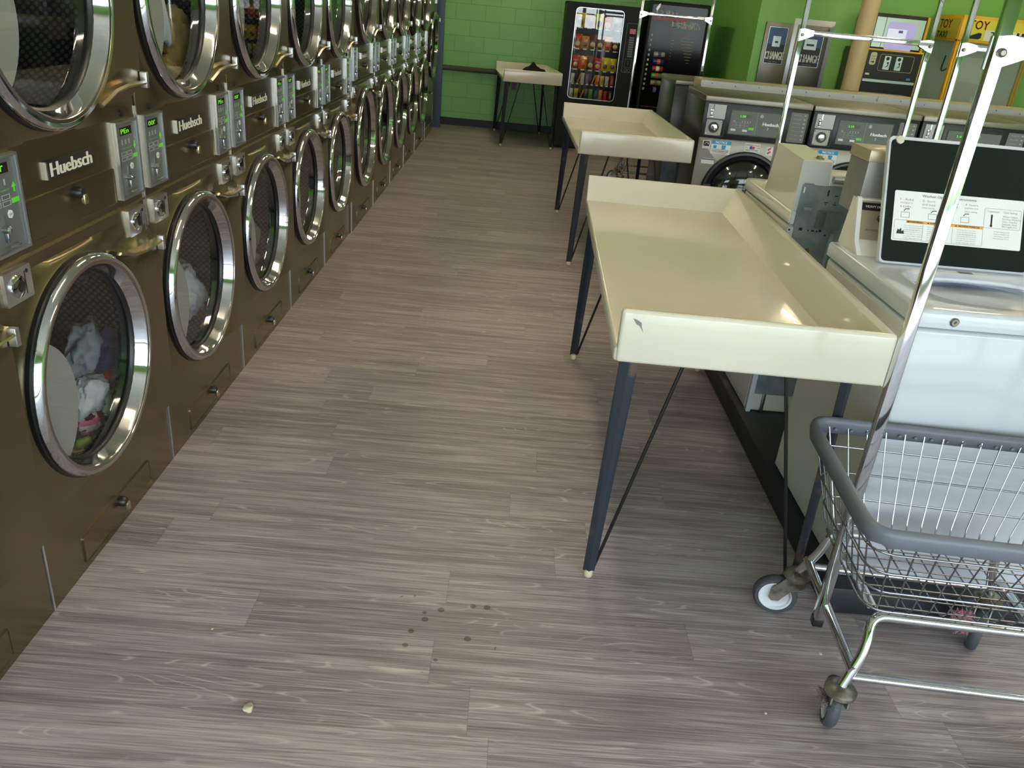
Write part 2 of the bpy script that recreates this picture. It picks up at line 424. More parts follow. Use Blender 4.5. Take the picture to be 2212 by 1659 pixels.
# blue post, rail pipe, outlet, beige column
b = NB(); bx(b, .0, .098, 9.72, 9.80, 0, ZC, .004)
tag(ob('steel_post', b, 'post'), 'blue-grey square post at the far end of the dryer row', 'post')
b = NB(); tube(b, [(.0, YB - .062, .752), (1.62, YB - .062, .752)], .034, 14)
for x in (.3, 1.3): bar(b, (x, YB - .06, .752), (x, YB + .0, .752), .02)
tag(ob('wall_pipe', b, 'pipe'), 'thick grey pipe running along the green block wall', 'pipe')
o = thing('wall_outlet', 'small grey electrical outlet on the green wall under the far table', 'outlet', (1.067, YB, .588))
b = NB(); plate(b, FY, -.036, .036, -.05, .05, 0, .008, .006); ob('cover_plate', b, mat('outlet_grey', (.2, .17, .13), .5), o)
b = NB(); [plate(b, FY, -.015, .015, v - .014, v + .014, .008, .011, .006) for v in (-.022, .022)]; ob('socket', b, 'black', o)
PX, PYY = 4.28, 6.50
b = NB(); lathe(b, [(.082, 0), (.082, ZC)], (PX, PYY, 0), (0, 0, 1), 28)
tag(ob('pipe_column', b, 'beige'), 'beige painted round pipe column rising behind the washers', 'column')

# ------------------------------------------------------------------ stacked tumble dryers
def door(root, yc, zc, k, rect, flip, d):
    """one round door: pressed skin, gasket, chrome ring, glass, handle lip; drum behind"""
    y0, y1, z0, z1 = rect; R0 = .308 * k; N = 80
    th = sorted([2 * PI * i / N for i in range(N)] + [math.atan2(z - zc, y - yc) % (2 * PI) for y in (y0, y1) for z in (z0, z1)])
    def edge(t):
        c, s = math.cos(t), math.sin(t)
        q = min([(y1 - yc) / c if c > 1e-9 else 9, (y0 - yc) / c if c < -1e-9 else 9, (z1 - zc) / s if s > 1e-9 else 9, (z0 - zc) / s if s < -1e-9 else 9])
        return q
    def ss(x): x = min(max(x, 0), 1); return x * x * (3 - 2 * x)
    sg = -1 if flip else 1
    loops = []
    for lv in (0, .03, .08, .16, .28, .45, .7, 1., 1.0001):
        L = []
        for t in th:
            q = edge(t); r = R0 + max(q - R0, .004) * min(lv, 1.)
            y, z = yc + r * math.cos(t), zc + r * math.sin(t)
            lz = (z - zc) * sg
            hb = .034 * ss((y - yc - .16 * k) / (.16 * k)) * (1 - ss((lz - .235 * k) / .02))
            dist = (r - R0)
            h = hb + max(.016 - hb * .5, 0) * math.exp(-dist / (.034 * k))
            if lv >= .999 and hb < .01: h = 0
            if lv > 1: h = -.004
            L.append((h, y, z))
        loops.append(L)
    b = NB(); loop_faces(b, loops)
    sk = ob('door', b, 'bronze', root, ang=50)
    o = (0, yc, zc)
    b = NB(); lathe(b, [(.300 * k, -.004), (.311 * k, -.002), (.312 * k, .010), (.3095 * k, .012), (.3105 * k, .015), (.310 * k, .026), (.306 * k, .029), (.300 * k, .028)], o, (1, 0, 0), 64); ob('gasket', b, 'rubber', sk)
    b = NB(); lathe(b, [(.304 * k, .027), (.308 * k, .036), (.305 * k, .046), (.297 * k, .052), (.289 * k, .0505), (.2885 * k, .0495)], o, (1, 0, 0), 72); ob('door_ring', b, 'chrome', sk)
    b = NB(); lathe(b, [(.2885 * k, .0495), (.2795 * k, .0495), (.2778 * k, .048)], o, (1, 0, 0), 72); ob('ring_face', b, 'band', sk)
    b = NB(); lathe(b, [(.278 * k, .0485), (.2765 * k, .046), (.2735 * k, .039), (.2645 * k, .020), (.2625 * k, .0155)], o, (1, 0, 0), 72); ob('porthole_bowl', b, 'chrome', sk)
    b = NB(); lathe(b, [(.2635 * k, .0165), (.2605 * k, .0145), (.257 * k, .008), (.2545 * k, .002), (.256 * k, -.006), (.275 * k, -.030)], o, (1, 0, 0), 56); ob('glass_seal', b, 'rubber', sk)
    b = NB(); lathe(b, [(.2555 * k, .004), (.001, .004)], o, (1, 0, 0), 48); ob('door_glass', b, 'glass', sk)
    # thin grey plate for the unidentified crescent on the hinge side of every porthole
    cy, cz, r2, rb = -.252 * k, -.055 * k, .203 * k, .2535 * k
    pts = []
    for i in range(160):
        t = 2 * PI * i / 160; p = (rb * math.cos(t), rb * math.sin(t))
        if math.hypot(p[0] - cy, p[1] - cz) < r2: pts.append((math.atan2(p[1] - cz, p[0] - cy + .5), p))
    for i in range(160):
        t = 2 * PI * i / 160; p = (cy + r2 * math.cos(t), cz + r2 * math.sin(t))
        if math.hypot(*p) < rb: pts.append((0, p))
    cg = (sum(p[1][0] for p in pts) / len(pts), sum(p[1][1] for p in pts) / len(pts))
    pts = sorted([p[1] for p in pts], key=lambda p: math.atan2(p[1] - cg[1], p[0] - cg[0]))
    b = NB(); prism(b, FX, [(yc + a, zc + c) for a, c in pts], -.012, -.006); ob('crescent_plate', b, 'liner', sk)
    # handle lip
    hp = [(yc + .17 * k, .274 * k), (yc + .21 * k, .262 * k), (yc + .26 * k, .246 * k), (yc + .33 * k, .238 * k), (y1 - .012, .238 * k), (y1 + .004, .246 * k)]
    hp = [(y, zc + sg * z) for y, z in hp]
    b = NB(); loop_faces(b, [[(x, y, z + dz) for x, dz in ((.002, 0), (.054, -.002 * sg), (.056, -.007 * sg), (.050, -.012 * sg), (.002, -.010 * sg))] for y, z in hp], True, (True, True))
    ob('handle', b, 'bronze_edge', sk)
    b = NB(); bx(b, .036, .056, y1 - .012, y1 + .004, zc + sg * .225 * k - .022, zc + sg * .225 * k + .022, .002); ob('handle_tab', b, 'alu', sk)
    dr = ob('drum', lathe(NB(), [(.275 * k, -.030), (.33 * k, -.045), (.362 * k, -.06), (.362 * k, -.60)], (0, 0, 0), (1, 0, 0), 56), 'drum', root, (0, yc + .055 * k, zc))
    ob('drum_back', lathe(NB(), [(.362 * k, -.60), (.12, -.60), (.001, -.55)], (0, 0, 0), (1, 0, 0), 48), 'liner', dr)
    for a in (.9, 3.0, 5.1):
        b = NB(); bx(b, -.58, -.16, -.03, .03, .31 * k, .36 * k, .015); bm2 = b; bmesh.ops.rotate(bm2, verts=bm2.verts, cent=(0, 0, 0), matrix=Matrix.Rotation(a, 3, 'X')); ob('drum_rib', bm2, 'drum', dr)

def control_panel(root, u0, u1, v0, v1, word, arrow):
    b = NB(); plate(b, FX, u0, u1, v0, v1, 0, .006); frame(b, FX, u0, u1, v0, v1, .0065, .004, .013)
    p = ob('control_panel', b, 'alu', root)
    b = NB(); plate(b, FX, u0 + .007, u1 - .007, v0 + .007, v1 - .007, .005, .0072); ob('control_face', b, 'panel', p)
    W, H = u1 - u0, v1 - v0
    U = lambda a: u0 + a * W
    V = lambda a: v0 + a * H
    b = NB(); plate(b, FX, U(.22), U(.74), V(.82), V(.92), .007, .0085); ob('display', b, 'lcd', p)
    text('readout', FX, word, U(.42), V(.87), W * .36, H * .06, 'led', p, .0095, .0002)
    b = NB()
    for r in range(2):
        for c in range(2): frame(b, FX, U(.18 + .27 * c), U(.40 + .27 * c), V(.49 + .065 * r), V(.54 + .065 * r), .0012, .0075, .0085)
    for c in range(3): plate(b, FX, U(.25 + .16 * c), U(.29 + .16 * c), V(.70), V(.76), .0075, .0082)
    ob('keypad', b, 'key', p)
    b = NB(); plate(b, FX, U(.70), U(.90), V(.50), V(.55), .0075, .009); ob('start_button', b, 'green_key', p)
    b = NB(); letters(b, FX, 'dryer control', U(.46), V(.65), W * .44, H * .028, .0082)
    q = [(U(.82), V(.71 if arrow > 0 else .61)), (U(.76), V(.66)), (U(.88), V(.66))]
    prism(b, FX, q, .0075, .0085); plate(b, FX, U(.80), U(.84), V(.61 if arrow > 0 else .66), V(.66 if arrow > 0 else .71), .0075, .0085)
    ob('arrow_mark', b, 'green_key', p, flat=True)
    b = NB(); lathe(b, [(.0001, .009), (.010, .009), (.010, .007)], (0, U(.60), V(.40)), (1, 0, 0), 6); ob('price_mark', b, 'white', p)
    text('price', FX, '25', U(.60), V(.40), W * .08, H * .02, 'ink', p, .0098)
    b = NB(); bx(b, .007, .016, U(.35), U(.39), V(.13), V(.25), .002); lathe(b, [(.009, .007), (.009, .02), (.004, .024)], (0, U(.37), V(.27)), (1, 0, 0), 14, (False, True)); bx(b, .007, .022, U(.31), U(.62), V(.085), V(.10), .002); bx(b, .007, .010, U(.40), U(.42), V(.28), V(.42))
    ob('coin_slot', b, 'chrome', p)

def latch_panel(root, u0, u1, v0, v1, kv):
    b = NB(); plate(b, FX, u0 + .004, u1 - .004, v0 + .004, v1 - .004, -.002, .003, .006); frame(b, FX, u0, u1, v0, v1, .004, -.002, .005, .008)
    p = ob('lint_panel', b, 'bronze', root)
    uc = (u0 + u1) / 2
    b = NB(); lathe(b, [(.016, .003), (.017, .018), (.012, .026), (.0001, .027)], (0, uc, kv), (1, 0, 0), 18); ob('latch_knob', b, 'black', p)
    b = NB(); bx(b, .018, .030, uc - .004, uc + .016, kv - .030, kv - .004, .003); ob('latch_lever', b, 'bronze_edge', p)

def coin_box(root, u0, u1, v0, v1):
    b = NB(); plate(b, FX, u0, u1, v0, v1, 0, .010, .003); p = ob('coin_box', b, 'alu', root)
    uc, vc = u0 + (u1 - u0) * .42, (v0 + v1) / 2
    b = NB(); lathe(b, [(.027, .010), (.026, .015), (.018, .018), (.0001, .018)], (0, uc, vc), (1, 0, 0), 24); ob('lock', b, 'chrome', p)
    b = NB(); lathe(b, [(.014, .0182), (.0001, .0192)], (0, uc + .004, vc), (1, 0, 0), 16); lathe(b, [(.0001, .0115), (.005, .0115), (.005, .0102)], (0, u1 - .018, v1 - .014), (1, 0, 0), 10); bx(b, .010, .0112, u1 - .028, u1 - .026, v0 + .012, v1 - .012)
    ob('keyhole', b, 'black', p)

def dryer(P, loc, label, group='stacked dryers along the left wall'):
    W = P['W']; k = P['k']; yc = P['yc']; zl, zu, sp = P['zl'], P['zu'], P['sp']
    t = thing('stacked_dryer', label, 'dryer', loc, 0, group)
    b = NB(); e = .002
    bx(b, -.78, -.001, e, .012, 0, P['H']); bx(b, -.78, -.001, W - .012, W - e, 0, P['H']); bx(b, -.78, -.77, e, W - e, 0, P['H']); bx(b, -.78, -.001, e, W - e, P['H'] - .01, P['H'])
    zb, zt = zl - .33 * k, zl + .325 * k
    pieces = [(0, zb)]
    if P['up']:
        ub, ut = zu - .325 * k, zu + .33 * k
        pieces += [(zt, ub), (ut, P['H'])]
    else: pieces += [(zt, P['H'])]
    for a, c in pieces: bx(b, -.012, 0, e, W - e, a, c)
    bx(b, -.77, -.01, .012, W - .012, sp - .01, sp)
    ob('cabinet', b, 'bronze', t)
    ob('edge_trim', bx(NB(), -.002, .004, .0, .006, .0, zb - .02), 'alu', t); ob('edge_trim', bx(NB(), -.002, .004, .0, .006, sp - .085, P['zc'][1] + .03), 'alu', t)
    b = NB(); bx(b, -.002, .004, .004, W - .004, sp - .003, sp + .003); ob('divider_trim', b, 'bronze_edge', t)
    b = NB(); bx(b, .0, .002, .0, .018, zb - .008, zb + .03, .0005); ob('corner_tab', b, 'alu', t)
    door(t, yc, zl, k, (.012, W - .012, zb, zt), False, 0)
    if P['up']: door(t, yc, zu, k, (.012, W - .012, ub, ut), True, 0)
    v0, v1 = P['zc']
    control_panel(t, .030, .030 + P['pw'], v0, v1, 'oor', 1); control_panel(t, W - .018 - P['pw'], W - .018, v0, v1, 'PEn', -1)
    q = P['plate']
    b = NB(); plate(b, FX, q[0], q[1], q[2], q[3], 0, .006, .002); n = ob('name_plate', b, 'ink', t)
    text('lettering', FX, 'Huebsch', (q[0] + q[1]) / 2 + .004, (q[2] + q[3]) / 2, (q[1] - q[0]) * .90, (q[3] - q[2]) * .78, 'lettering_white', n, .0068, .0032)
    b = NB(); bx(b, 0, .008, q[0] - .005, q[0], q[2], q[3]); ob('plate_edge', b, 'alu', n)
    latch_panel(t, *P['latch'], P['latch'][2] + (P['latch'][3] - P['latch'][2]) * .78)
    latch_panel(t, W * .225, W * .775, .02, .108, .088)
    c0, c1 = P['coin']
    coin_box(t, .040, .146, c0, c1); coin_box(t, W - .133, W - .027, c0, c1)
    b = NB(); [lathe(b, [(.010, 0), (.010, .004), (.0001, .006)], (0, y, v1 + .019), (1, 0, 0), 14) for y in (.095, W - .088)]; ob('screw_cap', b, 'black', t)
    return t
G1 = dict(W=.8, k=1., yc=.335, zl=.58, zu=1.51, sp=.938, H=1.95, up=True, zc=(.962, 1.178), pw=.136, plate=(.287, .510, 1.090, 1.132), latch=(.182, .622, .958, 1.060), coin=(.847, .926))
G2 = dict(W=.904, k=1.14, yc=.395, zl=.617, zu=1.60, sp=1.005, H=2.12, up=True, zc=(1.029, 1.238), pw=.13, plate=(.33, .545, 1.150, 1.190), latch=(.18, .72, 1.026, 1.128), coin=(.920, .992))
lab1 = ['stacked bronze dryer with a grey shirt and striped sock piled in its lower drum', 'stacked bronze dryer holding white bedding below and gold cloth in its upper drum',
        'stacked bronze dryer with cream sheets bunched behind the lower glass', 'empty bronze stacked dryer next to the one holding cream sheets, away from the camera', 'last of the smaller bronze stacked dryers, just before the taller ones']
D1 = dryer(G1, (0, 0, 0), lab1[0])
for i in range(1, 5): dup(D1, None, (0, i * .8, 0), None, lab1[i])
dup(D1, None, (0, -.8, 0), None, 'bronze stacked dryer cut off by the left edge of the photo')
lab2 = ['first of the taller bronze dryers, its lower door larger than its neighbour in front', 'second of the taller bronze dryers reflecting the green wall', 'third of the taller bronze dryers, in the middle of the far row',
        'fourth of the taller bronze dryers, with a dark cloth hanging from its upper door', 'fifth of the taller bronze dryers, beside the single-door dryer']
D2 = dryer(G2, (.012, 4.0, 0), lab2[0])
for i in range(1, 5): dup(D2, None, (.012, 4.0 + i * .904, 0), None, lab2[i])
# single dryer closing the row
b = None
t = thing('single_dryer', 'single-door bronze dryer at the far end of the row beside the blue post', 'dryer', (.02, 8.524, 0))
b = NB(); WD = .93
bx(b, -.78, -.001, .002, .012, 0, 2.05); bx(b, -.78, -.001, WD - .012, WD, 0, 2.05); bx(b, -.78, -.77, 0.002, WD, 0, 2.05); bx(b, -.78, -.001, .002, WD, 2.04, 2.05)
for a, c in ((0, .64), (1.50, 2.05)): bx(b, -.012, 0, .002, WD, a, c)
ob('cabinet', b, 'bronze', t)
door(t, .42, 1.07, 1.22, (.012, WD - .012, .64, 1.50), False, 0)
latch_panel(t, .08, .85, .14, .56, .52)
b = NB(); bx(b, -.002, .004, .0, .006, 0, .60); bx(b, -.002, .004, .004, WD, .112, .116); ob('edge_trim', b, 'alu', t)
control_panel(t, WD - .15, WD - .03, 1.53, 1.76, 'oor', 1)

# laundry inside the drums
cloth('shirt', 'grey shirt on top of the laundry in the nearest full dryer drum', 'cloth_grey', (-.15, .615, .500), (.05, .115, .085), 1, (.2, 0, .2), amp=.4)
cloth('sweatshirt', 'navy sweatshirt beside the grey shirt in the nearest dryer drum', 'cloth_navy', (-.12, .700, .435), (.05, .085, .095), 2)
cloth('sweatband', 'red waistband hanging under the navy sweatshirt in the drum', 'cloth_red', (-.115, .640, .395), (.02, .075, .020), 3, (.45, 0, 0), amp=.2)
cloth('towel', 'beige towel under the grey shirt in the nearest dryer drum', 'cloth_tan', (-.19, .60, .410), (.06, .10, .06), 4)
cloth('tee_shirt', 'speckled white tee shirt crumpled in the middle of the nearest drum', 'cloth_white', (-.13, .565, .360), (.05, .085, .075), 5, amp=.4)
cloth('bib', 'pale mint bib lying right of the white tee shirt in the drum', 'cloth_mint', (-.115, .630, .290), (.03, .065, .045), 6, (-.4, 0, 0))
cloth('leggings', 'maroon leggings twisted below the white tee shirt in the drum', 'cloth_maroon', (-.13, .565, .305), (.03, .085, .030), 7, (-.3, 0, 0))
cloth('striped_sock', 'pink and white striped sock near the bottom of the nearest drum', 'pinkstripe', (-.125, .520, .285), (.03, .052, .042), 8, amp=.2)
cloth('lime_sock', 'bright lime sock under the pink striped sock in the drum', 'cloth_lime', (-.13, .480, .243), (.025, .04, .022), 9, amp=.2)
cloth('mustard_sock', 'mustard yellow sock lowest in the nearest dryer drum', 'cloth_yellow', (-.13, .458, .212), (.022, .036, .020), 10, amp=.2)
cloth('jeans', 'dark olive trousers filling the bottom of the nearest dryer drum', 'cloth_olive', (-.16, .58, .262), (.07, .13, .045), 11)
cloth('bedding', 'white quilt bundled in the lower drum of the second dryer', 'cloth_white', (-.19, 1.475, .37), (.10, .12, .145), 12, amp=.28, sub=5)
cloth('pillowcase', 'lavender grey pillowcase showing above the white quilt in the drum', 'cloth_grey', (-.24, 1.50, .475), (.06, .09, .045), 13)
cloth('bed_sheet', 'cream bed sheet standing up in the third dryer lower drum', 'cloth_tan', (-.17, 2.30, .40), (.06, .07, .10), 14)
cloth('bed_sheet', 'cream patterned sheet rolled at the bottom of the third dryer drum', 'cloth_tan', (-.15, 2.255, .285), (.06, .07, .06), 15)
cloth('curtain', 'gold cloth heaped in the upper drum of the second dryer', 'cloth_gold', (-.16, 1.49, 1.355), (.08, .09, .12), 16, amp=.4)
cloth('curtain', 'gold cloth low behind the glass of the second upper dryer', 'cloth_gold', (-.15, 1.44, 1.255), (.07, .07, .05), 17, amp=.4)
cloth('shirt', 'white shirt sleeve at the left in the second upper dryer drum', 'cloth_white', (-.13, 1.36, 1.43), (.03, .028, .10), 18, (.2, 0, 0))
cloth('dress', 'maroon dress behind the gold cloth in the second upper drum', 'cloth_maroon', (-.21, 1.50, 1.30), (.08, .10, .11), 19)
cloth('towel', 'dark towel draped over the upper door of a far dryer', 'cloth_black', (.055, 6.83, 1.31), (.03, .06, .09), 20, group=None)

# ------------------------------------------------------------------ folding tables
def table(loc, rz, label, w, l):
    t = thing('folding_table', label, 'table', loc, rz, 'cream folding tables')
    b = NB()
    bx(b, 0, w - .004, .002, l, .757, .798, .010, 3)
    bx(b, .006, w, -.004, .022, .757, .902, .011, 3)
    q = rr(.0, w, 0, 1, 0)
    prism(b, Fr((0, l, 0), (0, -1, 0), (0, 0, 1), (1, 0, 0)), [(0, .757), (.075, .790), (.028, .897), (.018, .902), (.004, .900), (0, .89)], .004, w)
    prism(b, Fr((w, 0, 0), (-1, 0, 0), (0, 0, 1), (0, 1, 0)), [(0, .757), (.085, .790), (.030, .897), (.018, .902), (.004, .900), (0, .89)], .004, l)
    ob('tabletop', b, 'cream', t, ang=30)
    for sx, sy in ((0, 0), (1, 0), (0, 1), (1, 1)):
        fx = .035 if sx == 0 else w - .045; fy = .085 if sy == 0 else l - .05
        tx = fx + (.022 if sx == 0 else -.012); d = -1 if sy == 0 else 1
        b = NB()
        for s in (-1, 1):
            L = []
            for (cx, wd, z) in ((fx, .018 - .006 * sx, .02), (tx, .027 - .012 * sx, .757)):
                a, e = Vector((cx, fy + d * .012, z)), Vector((cx + s * wd, fy, z)); n = Vector((0, .004 * -d, 0))
                L.append([a, e, e + n, a + n])
            loop_faces(b, L, True, (True, True))
        g = ob('leg', b, 'legblue', t)
        b = NB(); lathe(b, [(.012, 0), (.014, .004), (.014, .02), (.011, .024)], (fx, fy, 0), (0, 0, 1), 16, (True, True)); ob('foot', b, 'glide', g)
        b = NB(); ex = fx + (.19 if sx == 0 else -.17); tube(b, [(fx + (.016 if sx == 0 else -.016), fy - d * .012, .03), (ex, fy - d * .05, .757)], .0055, 8); ob('brace_rod', b, 'rod', g)
    return t
T1 = table((1.425, .245, 0), math.radians(-1.6), 'nearest cream folding table with a chipped front lip, beside the white washers', .705, 1.84)
b = NB(); prism(b, FY, [(.035, .882), (.048, .878), (.058, .872), (.060, .862), (.066, .846), (.055, .862), (.045, .868)], .0042, .0050); ob('chip', b, mat('chipped_resin', (.22, .23, .24), .8), T1, flat=True)
table((1.535, 3.595, 0), math.radians(1.), 'cream folding table in the middle of the aisle beside the steel washers', .735, 1.68)
table((.935, 8.555, 0), math.radians(5.5), 'far cream folding table against the green wall, holding a black cloth', .715, 1.42)
b = NB(); bmesh.ops.create_icosphere(b, subdivisions=4, radius=1.)
for v in b.verts:
    x, y, z = v.co; n = noise.noise(Vector((x * 3, y * 3, z * 3 + 4)))
    up = max(z, 0)
    v.co = Vector((x * .15, y * .085, z * .022)) * (1 + .25 * n); v.co.z += up * (.034 + .060 * math.exp(-((x + .08) / .36) ** 2)) * (1 + .3 * n)
tag(ob('cap', b, 'cloth_black', None, (1.312, 9.52, .828), ang=80), 'crumpled black cap lying on the far cream folding table', 'cap')

# ------------------------------------------------------------------ laundry carts
def caster(par, x, y, ang, m='tyre'):
    dx, dy = math.cos(ang), math.sin(ang); wx, wy = x + dx * .046, y + dy * .046; ax = (-dy, dx, 0)
    b = NB(); lathe(b, [(.034, .136), (.038, .140), (.038, .149), (.030, .158), (.014, .163)], (x, y, 0), (0, 0, 1), 22, (True, True))
    for s in (-1, 1):
        F = Fr((wx + ax[0] * s * .019, wy + ax[1] * s * .019, 0), (dx, dy, 0), (0, 0, 1), ax)
        prism(b, F, [(-.080, .142), (-.018, .142), (.016, .095), (.020, .064), (.010, .052), (-.010, .056), (-.036, .095), (-.082, .122)], -.0018, .0018)
    c = ob('caster', b, 'dirty', par)
    o = (wx, wy, .064)
    b = NB(); lathe(b, [(.047, -.015), (.057, -.015), (.063, -.008), (.064, 0), (.063, .008), (.057, .015), (.047, .015)], o, ax, 36); ob('tyre', b, m, c)
    b = NB(); lathe(b, [(.0001, -.0125), (.018, -.0145), (.020, -.010), (.039, -.008), (.043, -.0142), (.0478, -.0148), (.0478, .0148), (.043, .0142), (.039, .008), (.020, .010), (.018, .0145), (.0001, .0125)], o, ax, 30); ob('hub', b, 'hub', c)

def ringpts(x0, x1, y0, y1, z, r, n=5):
    return [Vector((u, v, z)) for u, v in rr(x0, x1, y0, y1, r, n)]

def cart(loc, rz, label, full=True, heads=(165, 72, 235, 250), hang=1.575):
    t = thing('laundry_cart', label, 'cart', loc, rz, 'chrome laundry carts')
    X0, X1, Y = -.355, .475, .268      # rim
    x0, x1, y = -.275, .330, .178      # basket bottom
    zr, zb = .62, .342
    b = NB()
    rim = ringpts(X0, X1, -Y, Y, zr, .055, 6)
    hs = [(f, zb + (zr - zb) * f) for f in (.02, .28, .52, .76)]
    for f, z in hs:
        tube(b, ringpts(x0 + (X0 - x0) * f, x1 + (X1 - x1) * f, -(y + (Y - y) * f), y + (Y - y) * f, z, .05, 5), .0027 if f > .1 else .0032, 6, True)
    NL, NW = 15, 9
    for i in range(NL):
        a = x0 + .03 + (x1 - x0 - .06) * i / (NL - 1); A = X0 + .05 + (X1 - X0 - .1) * i / (NL - 1)
        tube(b, fillet([(A, -Y + .004, zr), (a, -y, zb), (a, y, zb), (A, Y - .004, zr)], .03, 3), .002, 6)
    for i in range(NW):
        a = -y + .02 + (2 * y - .04) * i / (NW - 1); A = -Y + .045 + (2 * Y - .09) * i / (NW - 1)
        tube(b, fillet([(X0 + .004, A, zr), (x0, a, zb + .004), (x1, a, zb + .004), (X1 - .004, A, zr)], .03, 3), .002, 6)
    ob('basket', b, 'wire', t, ang=60)
    b = NB(); L = []
    m = len(rim)
    for i, p in enumerate(rim):
        d = (rim[(i + 1) % m] - rim[i - 1]).normalized(); nrm = Vector((d.y, -d.x, 0))
        w = .004 * math.sin(i * 2.1)
        L.append([p + nrm * a + Vector((0, 0, c)) for a, c in ((-.007, -.032 + w), (-.012, -.004), (-.009, .007), (0, .011), (.009, .007), (.012, -.004), (.007, -.032 + w), (0, -.035 + w))])
    L.append(L[0]); loop_faces(b, L); bmesh.ops.remove_doubles(b, verts=b.verts, dist=1e-6)
    rb = ob('rim_bumper', b, 'bumper', t, ang=60)
    b = NB()
    for i in range(17):
        x = X0 + .07 + i * (X1 - X0 - .14) / 16
        for s in (-1, 1): lathe(b, [(.0045, 0), (.0045, .004), (.0001, .005)], (x, s * (Y - .011), zr - .02), (0, -s, 0), 8)
    ob('rivet', b, 'bumper', rb)
    # frame: two hairpin legs each end, running under the basket
    sx0, sx1, sy = -.295, .25, .218; fy = -.02
    for s in (-1, 1):
        b = NB(); tube(b, fillet([(sx0, s * sy + fy, .16), (sx0 + .038, s * .195 + fy, .262), (sx0 + .045, s * .170, .326), (sx1 - .045, s * .170, .326), (sx1 - .038, s * .195 + fy, .262), (sx1, s * sy + fy, .16)], .05, 5), .0125, 12); ob('frame_tube', b, 'chrome', t)
        b = NB(); tube(b, [(sx0 + .01, s * (sy - .005) + fy, .186), (sx1 - .01, s * (sy - .005) + fy, .186)], .0105, 10); ob('lower_rail', b, 'chrome', t)
    for x in (sx0, sx1):
        b = NB(); tube(b, [(x + .014, -sy + fy, .205), (x + .014, sy + fy, .205)], .0125, 10); ob('cross_tube', b, 'chrome', t)
    for x in (x0 + .03, x1 - .03):
        b = NB(); bx(b, x - .012, x + .012, -y + .02, y - .02, .334, .338, .001); ob('basket_strap', b, 'alu', t)
    for (x, yy), h in zip(((sx0, sy), (sx0, -sy), (sx1, sy), (sx1, -sy)), heads): caster(t, x, yy + fy, math.radians(h) - rz)
    # hanging frame
    for s, x in ((-1, -.292), (1, .395)):
        b = NB(); bx(b, x - .0125, x + .0125, -.0125, .0125, .14 if s < 0 else .30, 1.98, .003); p = ob('hanging_pole', b, 'chrome', t)
        b = NB(); bx(b, x - .014, x + .014, -.014, .014, .14 if s < 0 else .30, .165 if s < 0 else .31, .003); ob('pole_cap', b, 'black', p)
        b = NB(); F = Fr((x, -.0135, hang), (-s, 0, 0), (0, 0, 1), (0, -1, 0)); prism(b, F, [(-.014, -.042), (.010, -.034), (.060, -.012), (.060, .014), (.01, .022), (-.014, .018)], 0, .003)
        prism(b, F, [(-.014, -.042), (.010, -.034), (.060, -.012), (.060, .014), (.01, .022), (-.014, .018)], -.030, -.027); ob('gusset', b, 'chrome', p)
        b = NB(); lathe(b, [(.0085, 0), (.0085, .006), (.005, .009), (.0001, .009)], (x, -.0165, hang - .01), (0, -1, 0), 8); ob('bolt', b, 'steel', p)
    b = NB(); bx(b, -.285, .388, -.0125, .0125, hang - .012, hang + .016, .003); ob('cross_bar', b, 'chrome', t)
    b = NB(); bx(b, -.292, .395, -.0125, .0125, 1.965, 1.99, .003); ob('top_bar', b, 'chrome', t)
    return t
C1 = cart((2.33, .0, 0), math.radians(-4.), 'nearest chrome laundry cart with grey rubber rim, in front of the open white washer')
C2 = dup(C1, None, (2.495, 6.62, 0), math.radians(-2.), 'chrome laundry cart standing beyond the middle folding table by the vending machines'); C2.scale = (.95, 1, 1.028)
C3 = dup(C1, None, (2.912, 3.05, 0), math.radians(-2.), 'chrome laundry cart between the white washers and the first steel washer')
C4 = dup(C1, None, (3.49, 2.45, 0), math.radians(-2.), 'chrome laundry cart standing behind the raised black washer lid')

def tuft(name, label, m, c, r, n, seed, squash=.8):
    rn = random.Random(seed); b = NB()
    for _ in range(n):
        p = Vector((rn.gauss(0, .4), rn.gauss(0, .4), rn.gauss(0, .4))) * r; q = []
        d = Vector((rn.uniform(-1, 1), rn.uniform(-1, 1), rn.uniform(-1, 1)))
        for _ in range(6):
            q.append(p.copy()); d += Vector((rn.uniform(-1, 1), rn.uniform(-1, 1), rn.uniform(-1, 1))) * .9; d.normalize(); p += d * r * .42
            if p.length > r: d = -p.normalized()
        tube(b, q, .0006, 3)
    return tag(ob(name, b, m, None, c), label, 'lint')
tuft('lint_tuft', 'brown lint tangled around the near left caster of the front cart', 'lint', (2.005, -.20, .10), .028, 90, 1)
tuft('lint_tuft', 'pink lint ball caught on the far right caster of the front cart', 'lint_pink', (2.52, .14, .09), .032, 130, 2)
tuft('lint_tuft', 'white threads hanging on the near right caster of the front cart', 'lint_w', (2.515, -.235, .075), .024, 60, 3)
b = NB(); lathe(b, [(.0001, .002), (.012, .002), (.013, .006), (.017, .006), (.018, 0)], (1.992, .288, 0), (0, 0, 1), 24, (False, True))
tag(ob('bottle_cap', b, 'white'), 'small white plastic cap on the floor beside the cart wheel', 'cap')
for i, (x, y, r, l) in enumerate(((.606, -.275, .013, 'tan crumb on the floor near the bottom edge of the photo'), (1.88, -.17, .004, 'tiny white crumb on the floor left of the front cart wheel'), (.43, -.02, .004, 'tiny white speck on the floor near the dryers'), (2.10, .06, .005, 'small tan crumb on the floor under the front cart'))):
    b = NB(); bmesh.ops.create_icosphere(b, subdivisions=2, radius=r)
    for v in b.verts: v.co *= 1 + .5 * noise.noise(v.co * 120 + Vector((i * 5, 0, 0))); v.co.z = v.co.z * .5 + r * .4
    tag(ob('crumb', b, 'crumb', None, (x, y, 0)), l, 'crumb')

